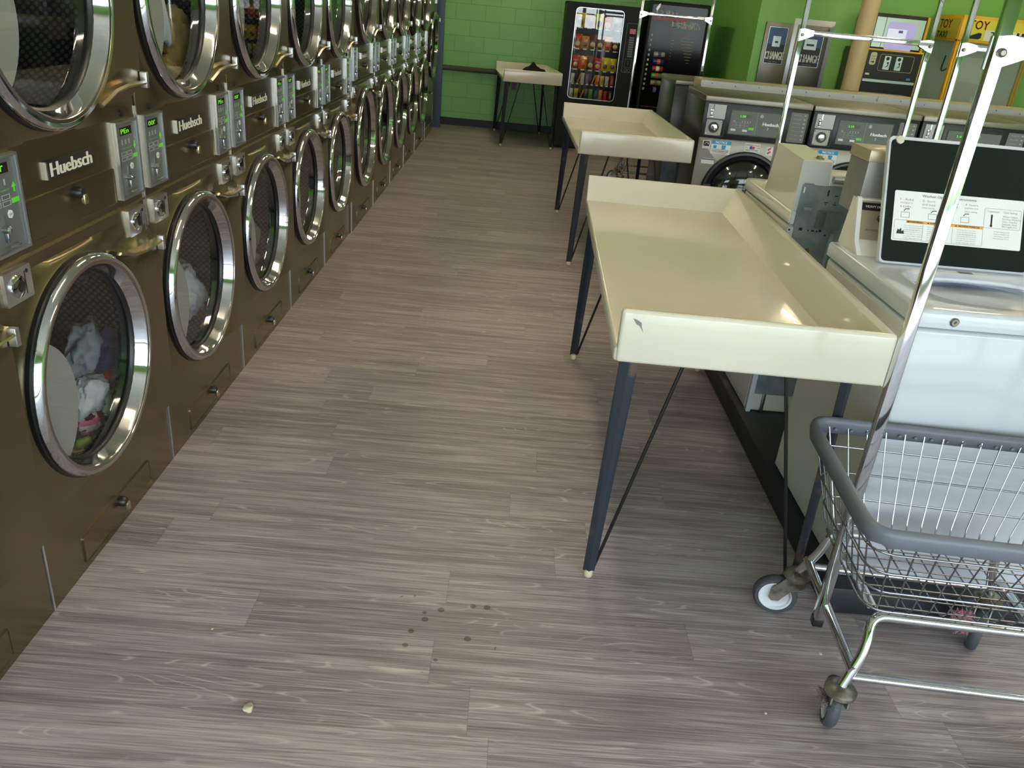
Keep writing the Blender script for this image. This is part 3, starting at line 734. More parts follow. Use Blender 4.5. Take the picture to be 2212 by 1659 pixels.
# ------------------------------------------------------------------ white top-load washers on the black plinth
b = NB(); bx(b, 2.172, 2.96, .24, 2.12, 0, .092, .006); tag(ob('washer_plinth', b, 'plinth'), 'low black plinth under the white top-load washers', 'plinth')

def wpanel(b, pts, F, d0, d1): prism(b, F, pts, d0, d1)

def top_washer(loc, rz, label, open_lid):
    w, d, h = .69, .67, .862
    t = thing('top_load_washer', label, 'washer', loc, rz, 'white top-load washers')
    b = NB(); bx(b, 0, w, .0, d - .004, .0, h - .052, .014, 3)
    ob('cabinet', b, 'enamel' if open_lid else 'almond', t)
    ob('side_skin', bx(NB(), -.0015, .0005, .03, d - .02, .01, h - .07), 'almond', t); ob('side_skin', bx(NB(), w - .0005, w + .0015, .03, d - .02, .01, h - .07), 'almond', t)
    # deck with an oval opening
    cx, cy, ra, rb = w * .5, .245, .235, .165
    N = 48
    def sup(t, a, c, e=3.2):
        co, si = math.cos(t), math.sin(t); return (cx + a * math.copysign(abs(co) ** (2 / e), co), cy + c * math.copysign(abs(si) ** (2 / e), si))
    def edge(t, x0, x1, y0, y1):
        c, s = math.cos(t), math.sin(t)
        q = min([(x1 - cx) / c if c > 1e-9 else 9, (x0 - cx) / c if c < -1e-9 else 9, (y1 - cy) / s if s > 1e-9 else 9, (y0 - cy) / s if s < -1e-9 else 9]); return (cx + q * c, cy + q * s)
    th = sorted([2 * PI * i / N + .01 for i in range(N)] + [math.atan2(yy - cy, xx - cx) % (2 * PI) for xx in (-.004, w + .004) for yy in (-.004, d)])
    L = []
    e4 = lambda k: [(*edge(t, -.004 + k, w + .004 - k, -.004 + k, d - k), ) for t in th]
    L.append([(x, y, h - .048) for x, y in e4(0)]); L.append([(x, y, h - .012) for x, y in e4(0)]); L.append([(x, y, h - .003) for x, y in e4(.004)]); L.append([(x, y, h) for x, y in e4(.014)])
    for s, z in ((1.12, 0), (1.04, -.006), (1.0, -.016), (.985, -.035)): L.append([(*sup(t, ra * s, rb * s), h + z) for t in th])
    b = NB(); loop_faces(b, L); dk = ob('deck', b, 'enamel' if open_lid else 'almond', t, ang=50)
    b = NB(); lathe(b, [(.011, 0), (.012, .003), (.009, .006), (.004, .006), (.0001, .003)], (w * .135, -.004, h - .028), (0, -1, 0), 16); ob('lid_lock', b, 'steel', dk)
    # tub
    b = NB()
    lathe(b, [(.215, h - .035), (.205, h - .10), (.2, h - .45), (.05, h - .47)], (cx, cy + .01, 0), (0, 0, 1), 44); tb = ob('wash_tub', b, mat('tub_porcelain', (.62, .66, .80), .3), t)
    b = NB(); lathe(b, [(.226, h - .052), (.226, h - .038), (.212, h - .034), (.204, h - .04)], (cx, cy + .01, 0), (0, 0, 1), 44); ob('tub_ring', b, mat('tub_ring_white', (.72, .76, .86), .35), tb)
    b = NB(); lathe(b, [(.13, h - .42), (.06, h - .38), (.045, h - .16), (.05, h - .14), (.0001, h - .13)], (cx, cy + .01, 0), (0, 0, 1), 30)
    for k in range(4):
        a = k * PI / 2 + .4; bar(b, (cx + .05 * math.cos(a), cy + .05 * math.sin(a), h - .38), (cx + .11 * math.cos(a), cy + .11 * math.sin(a), h - .41), .012, .06)
    ob('agitator', b, mat('agitator_plastic', (.70, .72, .82), .4), tb)
    if open_lid: lid_and_console(t, w, d, h)
    return t

def lid_and_console(t, w, d, h):
    # lid stands open, tilted back
    lw, lh = .460, .385; a = math.radians(24)
    lo = Vector((.055, .415, h + .006)); F = Fr(lo, (1, 0, 0), (0, math.sin(a), math.cos(a)), (0, -math.cos(a), math.sin(a)))
    b = NB(); plate(b, F, 0, lw, 0, lh, -.020, -.001, .014); ld = ob('lid', b, 'enamel', t)
    b = NB(); plate(b, F, .006, lw - .006, .006, lh - .010, -.001, .001, .012); ob('lid_liner', b, 'lid', ld)
    b = NB(); lathe(b, [(.012, 0), (.012, .006), (.006, .008), (.0001, .008)], F.p(.030, lh - .012, .0), F.n, 16); ob('lid_bumper', b, mat('bumper_cream', (.6, .56, .46), .5), ld)
    b = NB()
    for i in range(12):
        q = F.p(lw - .006, .075 - i * .008, .006); lathe(b, [(.0035, -.001), (.0035, .001)], q, (1, .3 * (-1) ** i, .2), 8)
    ob('lid_chain', b, 'steel', ld)
    u0, u1, v0, v1 = .030, .430, .070, .222; LW, LH = u1 - u0, v1 - v0
    G = Fr(F.p(u0, v0, .0012), F.u, F.v, F.n)
    b = NB(); plate(b, G, 0, LW, 0, LH, 0, .0006, .005); lb = ob('instruction_label', b, 'notice', ld, flat=True)
    b = NB(); D = .0010
    letters(b, G, 'Washer Operating Instructions', LW * .42, LH * .92, LW * .42, LH * .065, D, .0002)
    for x, s in ((.03, '1. Add detergent to tub.'), (.2, '2. Sort and load clothes loosely.'), (.38, '3. Close the lid.'), (.53, '4. Insert payment and select setting.')):
        wds = s.split(); 
        for k in range(0, len(wds), 2): letters(b, G, ' '.join(wds[k:k + 2]), LW * (x + .065), LH * (.83 - k * .035), LW * .10, LH * .04, D)
    letters(b, G, 'Temperature', LW * .765, LH * .735, LW * .095, LH * .05, D); letters(b, G, 'Cycle Settings', LW * .90, LH * .735, LW * .11, LH * .05, D)
    for k, s in enumerate(('Whites / Cotton', 'Perm Press / Wrinkle Free', 'Colors / Color Fast', 'Delicates / Knits', 'Brights')): letters(b, G, s, LW * (.90 if k != 1 else .915), LH * (.66 - k * .052), LW * (.115 if k != 1 else .145), LH * .035, D)
    frame(b, G, LW * .70, LW * .985, LH * .405, LH * .80, .0008, .0005, D, .004)
    frame(b, G, LW * .015, LW * .70, LH * .03, LH * .42, .0008, .0005, D, .002)
    for x in (.235, .465): plate(b, G, LW * x, LW * x + .0006, LH * .04, LH * .36, .0005, D)
    for i, x in enumerate((.06, .245, .475)):
        for k in range(7): letters(b, G, ('Never place items in the washer', 'that are dampened with gasoline', 'or other flammable fluids. Do not', 'wash anything that has ever had', 'oil of any type on it. Doing so', 'can result in death, explosion', 'or fire. Read the manual.')[k], LW * (x + .1 if i else x + .105), LH * (.315 - k * .042), LW * .15, LH * .026, D)
    for k, s in enumerate(('For best cleaning results', 'avoid crowding the tub', 'when washing or operating', 'Estimated cycle: 35 min')): letters(b, G, s, LW * .845, LH * (.34 - k * .045), LW * .12, LH * .028, D)
    ob('label_text', b, 'grey_ink', lb, flat=True)
    b = NB(); plate(b, G, LW * .105, LW * .70, LH * .365, LH * .42, .0005, .0009); ob('warning_strip', b, 'orange', lb, flat=True)
    b = NB()
    for x, s in ((.175, 'WARNING'), (.37, 'AVERTISSEMENT'), (.59, 'ADVERTENCIA')): letters(b, G, s, LW * x, LH * .393, LW * (.115 if s[0] == 'W' else .165), LH * .036, .0012, .0003)
    for x in (.118, .275, .49): prism(b, G, [(LW * x - .003, LH * .378), (LW * x + .003, LH * .378), (LW * x, LH * .41)], .0009, .0012)
    # pictograms: tub with hand, loading, arrow, thermometer, flame
    for x in (.09, .30, .42, .55): frame(b, G, LW * (x - .03), LW * (x + .035), LH * .47, LH * .58, .0008, .0005, .001); tube(b, [G.p(LW * (x - .01), LH * .60, .001), G.p(LW * x, LH * .64, .001), G.p(LW * (x + .03), LH * .645, .001)], .0012, 5)
    plate(b, G, LW * .752, LW * .765, LH * .46, LH * .68, .0005, .001, .002); lathe(b, [(.004, .0006), (.004, .001), (.0001, .001)], G.p(LW * .7585, LH * .455), G.n, 12)
    prism(b, G, [(LW * .035, LH * .14), (LW * .095, LH * .14), (LW * .09, LH * .22), (LW * .075, LH * .19), (LW * .07, LH * .26), (LW * .055, LH * .21), (LW * .045, LH * .24)], .0005, .001)
    ob('pictogram', b, 'ink', lb, flat=True)
    b = NB(); plate(b, Fr((w * .34, .375, h + .001), (1, 0, 0), (0, 1, 0), (0, 0, 1)), 0, .15, 0, .03, 0, .0006); rp = ob('rating_plate', b, 'notice', t, flat=True)
    Gp = Fr((w * .34, .375, h + .001), (1, 0, 0), (0, 1, 0), (0, 0, 1))
    b = NB(); rn = random.Random(4)
    for v in (.006, .017):
        u = .055
        while u < .10: k = rn.choice((.0008, .0014, .002)); plate(b, Gp, u, u + k, v, v + .008, .0006, .0009); u += k + rn.choice((.0008, .0014))
    ob('barcode', b, 'ink', rp, flat=True)
    # console
    pr = [(.400 + .09, h), (.535, h + .035), (.625, h + .165), (.655, h + .163), (.668, h)]
    pr = [(.500, h), (.545, h + .035), (.600, h + .158), (.640, h + .158), (.668, h)]
    S = Fr((.022, 0, 0), (0, 1, 0), (0, 0, 1), (1, 0, 0))
    b = NB(); prism(b, S, pr, 0, w - .044); cn = ob('console', b, 'almond', t)
    for x in (.020, w - .034):
        b = NB(); fr = [(p[0] - .004, p[1] + .001) for p in pr[:3]] + [(.604, h + .163), (.612, h + .158), (.557, h + .031), (.512, h)]
        prism(b, Fr((x, 0, 0), (0, 1, 0), (0, 0, 1), (1, 0, 0)), fr, 0, .014); ob('console_trim', b, 'white', cn)
    v = Vector((0, .055, .123)).normalized(); n = Vector((0, -v.z, v.y))
    K = Fr((.022, .545, h + .035), (1, 0, 0), v, n); kl = math.hypot(.055, .123)
    b = NB(); plate(b, K, .012, w - .056, .006, kl - .006, 0, .0015); ob('console_face', b, mat('champagne_metal', (.62, .53, .40), .3, .6), cn)
    b = NB(); plate(b, K, .014, w - .058, kl - .036, kl - .012, .0015, .0025); ob('black_band', b, 'black', cn)
    text('lettering', K, 'HEAVY DUTY COMMERCIAL', .093, kl - .024, .135, .0075, 'white', cn, .0032, .0004)
    b = NB(); letters(b, K, 'Whirlpool', .125, kl - .068, .115, .022, .0022, .0004); letters(b, K, 'WORLD LEADER IN LAUNDRY', .105, kl - .098, .15, .0055, .0022)
    tube(b, [K.p(.10 + .035 * math.cos(q / 10 * 5.2 + .6), kl - .06 + .016 * math.sin(q / 10 * 5.2 + .6), .002) for q in range(11)], .0016, 5)
    ob('maker_mark', b, 'ink', cn, flat=True)
    b = NB(); bx(b, .035, .42, .625, .78, h + .100, h + .300, .006); cb = ob('coin_meter', b, mat('coin_meter_grey', (.26, .26, .25), .4, .3), t)
    b = NB(); bx(b, .032, .423, .622, .783, h + .268, h + .304, .003); ob('meter_rim', b, 'tan', cb)

W1 = top_washer((2.205, .30, .092), 0, 'white top-load washer with its black-lined lid raised open', True)
# second washer turned the other way: its bare galvanised back faces the camera
W3 = top_washer((2.205 + .69, 1.405 + .67, .092), PI, 'white top-load washer turned around, bare galvanised back towards the camera', False)
def backside(t):
    w, d, h = .69, .67, .862     # local: back face at y = d, seen from +y; mirror x so that local x = w - (world offset)
    F = Fr((w, d, 0), (-1, 0, 0), (0, 0, 1), (0, 1, 0))
    b = NB(); plate(b, F, .018, w - .02, .085, .965, -.003, .004, .004)
    plate(b, F, .024, .060, .958, .970, -.003, .006)
    p = ob('back_panel', b, 'galv', t)
    b = NB(); plate(b, F, .0, .020, .0, h - .06, -.02, .006, .005); plate(b, F, .0, .016, h - .05, h, -.02, .006, .004); ob('corner_post', b, 'enamel', t)
    b = NB(); plate(b, F, .098, .196, .803, .876, .003, .010, .008); plate(b, F, .116, .121, .808, .872, .010, .013); plate(b, F, .126, .178, .808, .870, .010, .024, .006); plate(b, F, .105, .111, .842, .850, .010, .0105); ob('cover_box', b, mat('painted_cover', (.16, .19, .19), .4, .5), p)
    b = NB(); tube(b, [F.p(.160, .45, .004), F.p(.172, .775, .006), F.p(.172, .785, .002)], .009, 10); ob('pressed_rib', b, 'galv', p)
    b = NB(); lathe(b, [(.013, .0), (.0125, .0015), (.0115, .002), (.0105, .0008), (.0001, .0008)], F.p(.096, .920, .004), F.n, 24)
    tube(b, [F.p(.092 + .062 * math.cos(q / 16 * PI), .70 + .087 * math.sin(q / 16 * PI), .003) for q in range(17)], .002, 6); ob('pressed_ring', b, 'galv', p)
    b = NB()
    for u, v, du, dv in ((.121, .940, .006, .022), (.154, .931, .012, .004), (.121, .904, .013, .003), (.155, .898, .013, .003), (.120, .897, .004, .004), (.154, .906, .004, .004), (.049, .796, .012, .011), (.078, .793, .006, .006), (.096, .793, .012, .006), (.112, .792, .006, .006), (.124, .795, .010, .010), (.147, .779, .008, .007), (.204, .937, .006, .006), (.005, .79, .007, .007)): plate(b, F, u - du / 2, u + du / 2, v - dv / 2, v + dv / 2, .003, .0062 if u < .02 else .0046)
    ob('slot', b, 'blackm', p)
    b = NB(); plate(b, F, .042, .070, .869, .880, .003, .009, .002); ob('clip', b, 'alu', p)
    b = NB(); plate(b, F, .0255, .0305, .933, .955, .004, .0046); ob('white_mark', b, 'notice', p)
    b = NB(); lathe(b, [(.012, .004), (.011, .006), (.0001, .006)], F.p(.092, .712), F.n, 14); ob('rusty_plug', b, mat('rust_brown', (.16, .08, .03), .8), p)
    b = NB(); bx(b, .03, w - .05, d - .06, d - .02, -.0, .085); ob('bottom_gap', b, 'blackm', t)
    b = NB(); bx(b, w - .075, w - .06, d - .04, d + .004, .0, .09, .004); ob('levelling_foot', b, 'steel', t)
    # almond coin box above the back corner, and the low console strip beside it
    b = NB(); S = Fr((w - .003, 0, 0), (0, 1, 0), (0, 0, 1), (-1, 0, 0)); prism(b, S, [(d - .004, h), (d - .004, h + .190), (d - .34, h + .203), (d - .395, h)], 0, .112); cbx = ob('coin_box', b, 'almond', t)
    b = NB(); plate(b, F, -.0, .110, h + .004, h + .188, -.004, -.0005, .003); ob('box_back', b, 'enamel', cbx)
    b = NB(); lathe(b, [(.012, 0), (.010, .01), (.0001, .011)], (w - .075, d - .05, h + .193), (0, 0, 1), 14); bx(b, w - .09, w - .06, d - .06, d - .04, h + .19, h + .197); ob('box_lock', b, 'chrome', cbx)
    b = NB(); bx(b, .03, w - .118, d - .15, d - .012, h, h + .145, .01); cs = ob('low_console', b, 'almond', t)
    b = NB(); tube(b, [F.p(.125, .990, .010), F.p(.6, .994, .010)], .014, 10); ob('hose_rail', b, 'alu', cs)
backside(W3)

# ------------------------------------------------------------------ steel front-load washers
def front_washer(loc, rz, label, group='steel front-load washers'):
    w, d, h = .733, .74, 1.146
    t = thing('front_load_washer', label, 'washer', loc, rz, group)
    b = NB(); bx(b, .004, w - .004, .004, d, .10, 1.105, .006); bx(b, .03, w - .03, .03, d - .02, 0, .10); ob('cabinet', b, 'steel_dark', t)
    b = NB(); F = FY
    # front skin with a round hole
    cx, cz, r = .362, .510, .285; N = 56
    th = sorted([2 * PI * i / N for i in range(N)] + [math.atan2(z - cz, x - cx) % (2 * PI) for x in (.004, w - .004) for z in (.105, .868)])
    def ed(tt):
        c, s = math.cos(tt), math.sin(tt); q = min([(w - .004 - cx) / c if c > 1e-9 else 9, (.004 - cx) / c if c < -1e-9 else 9, (.868 - cz) / s if s > 1e-9 else 9, (.105 - cz) / s if s < -1e-9 else 9]); return (cx + q * c, cz + q * s)
    L = [[F.p(*ed(q), -.004) for q in th], [F.p(*ed(q), .002) for q in th], [F.p(cx + (ed(q)[0] - cx) * .985, cz + (ed(q)[1] - cz) * .985, .005) for q in th], [F.p(cx + r * math.cos(q), cz + r * math.sin(q), .005) for q in th]]
    loop_faces(b, L); fp = ob('front_panel', b, 'steel', t, ang=30)
    o = (cx, 0, cz); ax = (0, -1, 0)
    b = NB(); lathe(b, [(.290, .0), (.292, .012), (.284, .022), (.270, .024), (.262, .014), (.255, .010), (.248, .018), (.238, .012), (.225, -.03)], o, ax, 56); dr = ob('door', b, 'black', t)
    b = NB(); lathe(b, [(.235, -.005), (.21, .03), (.16, .055), (.08, .068), (.0001, .07)], o, ax, 44); ob('door_glass', b, mat('smoked_glass', (.012, .013, .014), .08, coat=.5), dr)
    b = NB(); bx(b, cx - .285, cx - .225, -.045, -.012, cz - .06, cz + .06, .01); ob('door_handle', b, 'black', dr)
    b = NB(); bx(b, .006, w - .006, -.004, .02, .872, 1.106, .004); pn = ob('control_band', b, 'black', t)
    b = NB(); bx(b, 0, w, -.010, d, 1.104, 1.146, .008, 3); ob('top_cap', b, 'steel', t)
    f = Fr((0, -.004, 0), (1, 0, 0), (0, 0, 1), (0, -1, 0))
    b = NB(); frame(b, f, .024, .162, .884, 1.098, .004, -.001, .003, .004); ob('coin_bezel', b, 'rubber', pn)
    b = NB(); plate(b, f, .030, .152, 1.000, 1.092, 0, .003, .002); cs = ob('coin_plate', b, mat('pale_grey_plate', (.40, .40, .41), .4, .3), pn)
    b = NB(); bx(b, .050, .062, -.020, -.006, 1.012, 1.046, .002); lathe(b, [(.010, 0), (.010, .012), (.0001, .014)], (.056, -.006, 1.052), (0, -1, 0), 14); bx(b, .064, .070, -.010, -.006, 1.052, 1.090); bx(b, .042, .072, -.016, -.006, 1.006, 1.014, .002); ob('coin_slot', b, 'chrome', cs)
    b = NB(); plate(b, f, .034, .142, .890, .992, 0, .003, .004); ck = ob('coin_box', b, 'steel', pn)
    b = NB(); lathe(b, [(.036, .003), (.036, .006), (.024, .006)], (.088, -.004, .942), (0, -1, 0), 28); ob('lock_ring', b, 'black', ck)
    b = NB(); lathe(b, [(.024, .006), (.022, .014), (.010, .016), (.0001, .016)], (.088, -.004, .942), (0, -1, 0), 24)
    for u, v in ((.042, .898), (.134, .898), (.042, .984), (.134, .984)): lathe(b, [(.006, .003), (.004, .006), (.0001, .007)], (u, -.004, v), (0, -1, 0), 10)
    ob('lock', b, 'chrome', ck)
    b = NB(); plate(b, f, .186, .558, .906, 1.070, -.001, .003, .004); ob('display_bezel', b, 'rubber', pn)
    b = NB(); plate(b, f, .192, .552, .912, 1.064, .001, .004, .002); dp = ob('display_panel', b, mat('grey_green_panel', (.15, .165, .155), .5), pn)
    b = NB(); plate(b, f, .250, .335, 1.020, 1.043, .004, .005); ob('display', b, mat('lcd_green_grey', (.06, .065, .04), .3), dp)
    text('readout', f, '2.50', .272, 1.0315, .040, .015, 'led', dp, .0058, .0006)
    b = NB(); plate(b, f, .372, .3735, .914, 1.062, .004, .0048)
    for r_ in range(2):
        for c in range(4): frame(b, f, .208 + c * .029, .234 + c * .029, .955 + r_ * .018, .970 + r_ * .018, .0012, .004, .0048)
    for c in range(4): plate(b, f, .272 + c * .018, .278 + c * .018, .990, 1.002, .004, .0048)
    plate(b, f, .212, .226, .992, 1.000, .004, .0048)
    ob('keypad', b, 'key', dp)
    b = NB(); plate(b, f, .205, .238, .932, .946, .004, .005); plate(b, f, .285, .318, .932, .946, .004, .005); ob('cycle_button', b, 'white', dp)
    b = NB(); plate(b, f, .325, .362, .945, .961, .004, .005); ob('start_button', b, 'green_key', dp)
    b = NB(); lathe(b, [(.012, .004), (.012, .007), (.0001, .007)], (.400, -.004, 1.041), (0, -1, 0), 16); ob('door_key', b, 'key', dp)
    text('lettering', f, 'Huebsch', .470, .992, .108, .020, 'silver', dp, .0048, .0012)
    text('model_mark', f, '2', .455, .963, None, .017, 'silver', dp, .0048, .0004)
    b = NB(); plate(b, f, .594, .710, .892, 1.086, 0, .003, .008); pp = ob('price_panel', b, mat('grey_price_panel', (.17, .18, .175), .5), pn)
    b = NB()
    for k in range(7): letters(b, f, ('Normal hot', 'Warm wash', 'Cold delicate', 'Permanent press warm', 'Heavy soil', 'Start pulse', 'Door open')[k], .640, 1.070 - k * .026, .055, .008, .0035); plate(b, f, .685, .697, 1.066 - k * .026, 1.074 - k * .026, .003, .0036)
    ob('price_text', b, 'key', pp, flat=True)
    # stickers on the steel front
    g = Fr((0, -.005, 0), (1, 0, 0), (0, 0, 1), (0, -1, 0))
    b = NB(); plate(b, g, .097, .230, .770, .860, 0, .001); st = ob('notice_sticker', b, 'notice', fp, flat=True)
    b = NB(); plate(b, g, .097, .230, .834, .860, .001, .0016); prism(b, g, [(.110, .826), (.134, .826), (.131, .806), (.113, .806)], .001, .0016); prism(b, g, [(.166, .830), (.198, .830), (.193, .802), (.171, .802)], .001, .0016); ob('sticker_band', b, 'blue', st, flat=True)
    text('sticker_heading', g, 'NOTICE', .163, .847, .080, .016, 'white', st, .002, .0008)
    b = NB(); letters(b, g, 'TO PREVENT OVERSUDSING', .163, .798, .118, .007, .0014); letters(b, g, 'DO NOT USE MORE THAN', .163, .788, .112, .008, .0014, .0004); ob('sticker_text', b, 'ink', st, flat=True)
    text('sticker_warning', g, '1/2 CUP DETERGENT', .163, .778, .100, .007, 'red', st, .0014, .0003)
    b = NB(); plate(b, g, .326, .432, .803, .860, 0, .001); s2 = ob('pods_sticker', b, 'notice', fp, flat=True)
    b = NB(); letters(b, g, 'LAUNDRY', .357, .848, .052, .010, .0014, .0003); letters(b, g, 'WITH CLOTHES', .379, .814, .088, .010, .0014, .0003); letters(b, g, 'GO', .338, .832, .014, .009, .0014); letters(b, g, 'IN', .422, .832, .010, .009, .0014); lathe(b, [(.011, .001), (.011, .0016), (.0001, .0016)], g.p(.370, .831), g.n, 16); ob('pods_text', b, 'navy', s2, flat=True)
    b = NB(); letters(b, g, 'PODS', .408, .848, .036, .010, .0014, .0003); lathe(b, [(.010, .0012), (.010, .002), (.0001, .002)], g.p(.386, .831), g.n, 16); ob('pods_mark', b, 'red', s2, flat=True)
    b = NB(); plate(b, g, .036, .086, .800, .852, 0, .001); s3 = ob('energy_sticker', b, 'notice', fp, flat=True)
    b = NB(); plate(b, g, .040, .082, .815, .848, .001, .0014); letters(b, g, 'ENERGY STAR', .061, .807, .040, .006, .0014); ob('energy_mark', b, 'ink', s3, flat=True)
    b = NB(); tube(b, [g.p(.046 + .030 * q / 8, .826 + .012 * math.sin(q / 8 * PI), .0018) for q in range(9)], .0012, 5); prism(b, g, [(.070, .832), (.078, .836), (.072, .841)], .0014, .002); ob('energy_swoosh', b, 'white', s3, flat=True)
    b = NB(); plate(b, g, .046, .134, .698, .734, 0, .001); s4 = ob('small_notice', b, 'notice', fp, flat=True)
    b = NB(); plate(b, g, .046, .134, .724, .731, .001, .0014); ob('small_band', b, 'navy', s4, flat=True)
    b = NB(); [letters(b, g, s, .090, .716 - k * .008, .072, .005, .0014) for k, s in enumerate(('NOTICE close the door firmly', 'before starting the machine'))]; ob('small_text', b, 'grey_ink', s4, flat=True)
    b = NB(); plate(b, g, .478, .520, .790, .846, 0, .001); s5 = ob('side_sticker', b, 'notice', fp, flat=True)
    b = NB(); [prism(b, g, [(.484, v), (.492, v - .012), (.512, v + .008), (.506, v + .012)], .001, .0014) for v in (.832, .808)]; ob('side_mark', b, 'red', s5, flat=True)
    return t
rS = math.radians(-1.5); S0 = Vector((2.391, 4.072, 0))
sl = ['first steel front-load washer with a dark side panel, beside the middle table', 'second steel front-load washer showing 2.50, behind the reversed white washer', 'third steel front-load washer, mostly hidden behind the raised black lid', 'fourth steel front-load washer, at the right edge of the photo']
S1 = front_washer(S0, rS, sl[0])
for i in range(1, 4): dup(S1, None, S0 + Vector((math.cos(rS), math.sin(rS), 0)) * .739 * i, rS, sl[i])
# the row behind stands back to back with it
b1 = front_washer((2.41 + .733, 6.12, 0), PI, 'dark-backed steel washer at the end of the rear row, facing away', 'steel washers facing away')
b = NB(); plate(b, Fr((.733, .74, 0), (-1, 0, 0), (0, 0, 1), (0, 1, 0)), .0, .16, .06, .72, .0, .006, .003); bk = ob('back_plate', b, 'galv', b1)
b = NB(); plate(b, Fr((.733, .74, 0), (-1, 0, 0), (0, 0, 1), (0, 1, 0)), .03, .12, .60, .66, .006, .012, .005); plate(b, Fr((.733, .74, 0), (-1, 0, 0), (0, 0, 1), (0, 1, 0)), .03, .12, .40, .48, .006, .012, .005); ob('access_cover', b, 'galv', bk)
for i in range(1, 3): dup(b1, None, (2.41 + .733 + .74 * i, 6.12, 0), PI, ['second steel washer of the rear row facing away, hidden under the ledge', 'third steel washer of the rear row facing away, hidden under the ledge'][i - 1])
# sheet-metal ledge over the pipes between the two rows
t = thing('pipe_ledge', 'long tan sheet-metal ledge with riveted trim between the washer rows', 'ledge', (2.56, 4.93, 0), math.radians(-3.5))
b = NB(); bx(b, -.03, 4.5, .0, .42, 1.03, 1.185); bx(b, .1, 4.4, .05, .36, 0, 1.03); ob('ledge_cover', b, 'tan', t)
b = NB(); bx(b, -.034, 1.31, -.006, -.0005, 1.148, 1.187); bx(b, 1.315, 4.5, -.006, -.0005, 1.148, 1.187); lt = ob('ledge_trim', b, 'dull_alu', t)
b = NB()
for i in range(24): lathe(b, [(.004, 0), (.004, .002), (.0001, .003)], (.05 + i * .18, -.006, 1.166 + .004 * (-1) ** i), (0, -1, 0), 8)
ob('rivet', b, 'black', lt)

# ------------------------------------------------------------------ vending machines
VY = 8.88
t = thing('snack_machine', 'black snack vending machine with a lit glass front full of bags', 'vending machine', (1.634, VY, 0))
vw, vh, vd = .885, 1.695, .80
b = NB(); wu0, wu1, wv0, wv1 = .106, .686, .612, 1.640
bx(b, 0, .02, 0.02, vd, .03, vh, .003); bx(b, vw - .02, vw, .02, vd, .03, vh, .003); bx(b, 0, vw, vd - .02, vd, .03, vh); bx(b, 0, vw, .02, vd, vh - .02, vh); bx(b, 0.02, vw - .02, .05, vd, .03, .58); bx(b, .70, vw - .02, .05, vd, .58, vh); bx(b, .05, vw - .05, .05, vd, 0, .03)
ob('cabinet', b, 'vinyl', t)
b = NB(); o_, i_ = rr(0, vw, .03, vh, .012, 5), rr(wu0, wu1, wv0, wv1, .05, 5)
loop_faces(b, [[FY.p(u, v, d) for u, v in l] for l, d in ((o_, -.03), (o_, .0), (i_, .0), (i_, -.03))]); fr = ob('front_door', b, 'vinyl', t)
b = NB(); frame(b, FY, wu0 - .002, wu1 + .002, wv0 - .002, wv1 + .002, .007, -.002, .003, .05); ob('window_trim', b, 'alu', fr)
b = NB(); bx(b, wu0 - .01, wu1 + .01, .016, .019, wv0 - .01, wv1 + .01); ob('window_glass', b, 'clear', fr)
b = NB(); frame(b, FY, .735, .865, .965, 1.515, .0018, .0, .002, .012); ob('keypad_border', b, 'key', fr)
b = NB(); plate(b, FY, .775, .845, 1.40, 1.455, 0, .003); ob('price_display', b, mat('red_display', (.22, .05, .06), .4, emit=.2), fr)
text('price_readout', FY, '125', .805, 1.428, .024, .016, 'cloth_pink', fr, .0036)
b = NB()
for r_ in range(9): plate(b, FY, .778, .838, 1.14 + r_ * .026, 1.158 + r_ * .026, 0, .003, .003)
ob('selection_button', b, 'panel', fr)
b = NB(); frame(b, FY, .762, .842, 1.02, 1.12, .003, 0, .004); plate(b, FY, .80, .804, 1.05, 1.10, 0, .004); ob('bill_slot', b, 'panel', fr)
b = NB(); [lathe(b, [(.018, 0), (.018, .003), (.014, .003)], (u, 0, .99), (0, -1, 0), 18) for u in (.782, .822)]; ob('coin_return', b, 'panel', fr)
b = NB(); bx(b, wu0 - .03, wu1 + .008, .30, .31, .58, 1.67); ob('back_liner', b, 'shelf', t)
rows = [(1.432, 5, .15), (1.196, 6, .15), (.962, 6, .155), (.796, 9, .115), (.622, 9, .112)]
for z, n, h in rows:
    b = NB(); bx(b, wu0 - .02, wu1 + .008, .034, .30, z - .022, z - .010); sh = ob('shelf', b, 'shelf', t)
    b = NB(); [plate(b, FY, wu0 + .015 + (wu1 - wu0 - .03) * (i + .28) / n, wu0 + .015 + (wu1 - wu0 - .03) * (i + .78) / n, z - .021, z - .007, -.034, -.032) for i in range(n)]; ob('price_tag', b, 'notice', sh)
    b = NB()
    for i in range(n):
        u = wu0 + .015 + (wu1 - wu0 - .03) * (i + .5) / n
        tube(b, [(u + .022 * math.cos(q * .8), .045 + q * .005, z + .022 + .022 * math.sin(q * .8)) for q in range(40)], .0016, 4)
    ob('coil', b, 'black', sh)
b = NB(); bx(b, wu0, wu1, .05, .07, 1.652, 1.664); ob('strip_light', b, mat('vending_lamp', (.95, .97, 1), .5, emit=1.2), t)
BC = {'yellow': (.80, .55, .03), 'bright yellow': (.78, .72, .02), 'orange': (.75, .22, .02), 'red': (.55, .025, .02), 'maroon': (.16, .02, .03), 'brown': (.12, .04, .02), 'amber': (.62, .30, .05), 'white': (.62, .60, .58), 'purple': (.28, .10, .30), 'green': (.16, .36, .05), 'dark grey': (.09, .09, .09), 'tan': (.50, .36, .14)}
for k in list(BC): M['bag_' + k] = mat('foil_' + k.replace(' ', '_'), BC[k], .28, .15)
ORD = ['first', 'second', 'third', 'fourth', 'fifth', 'sixth', 'seventh', 'eighth', 'ninth']
ROWN = ['top', 'second', 'middle', 'fourth', 'bottom']
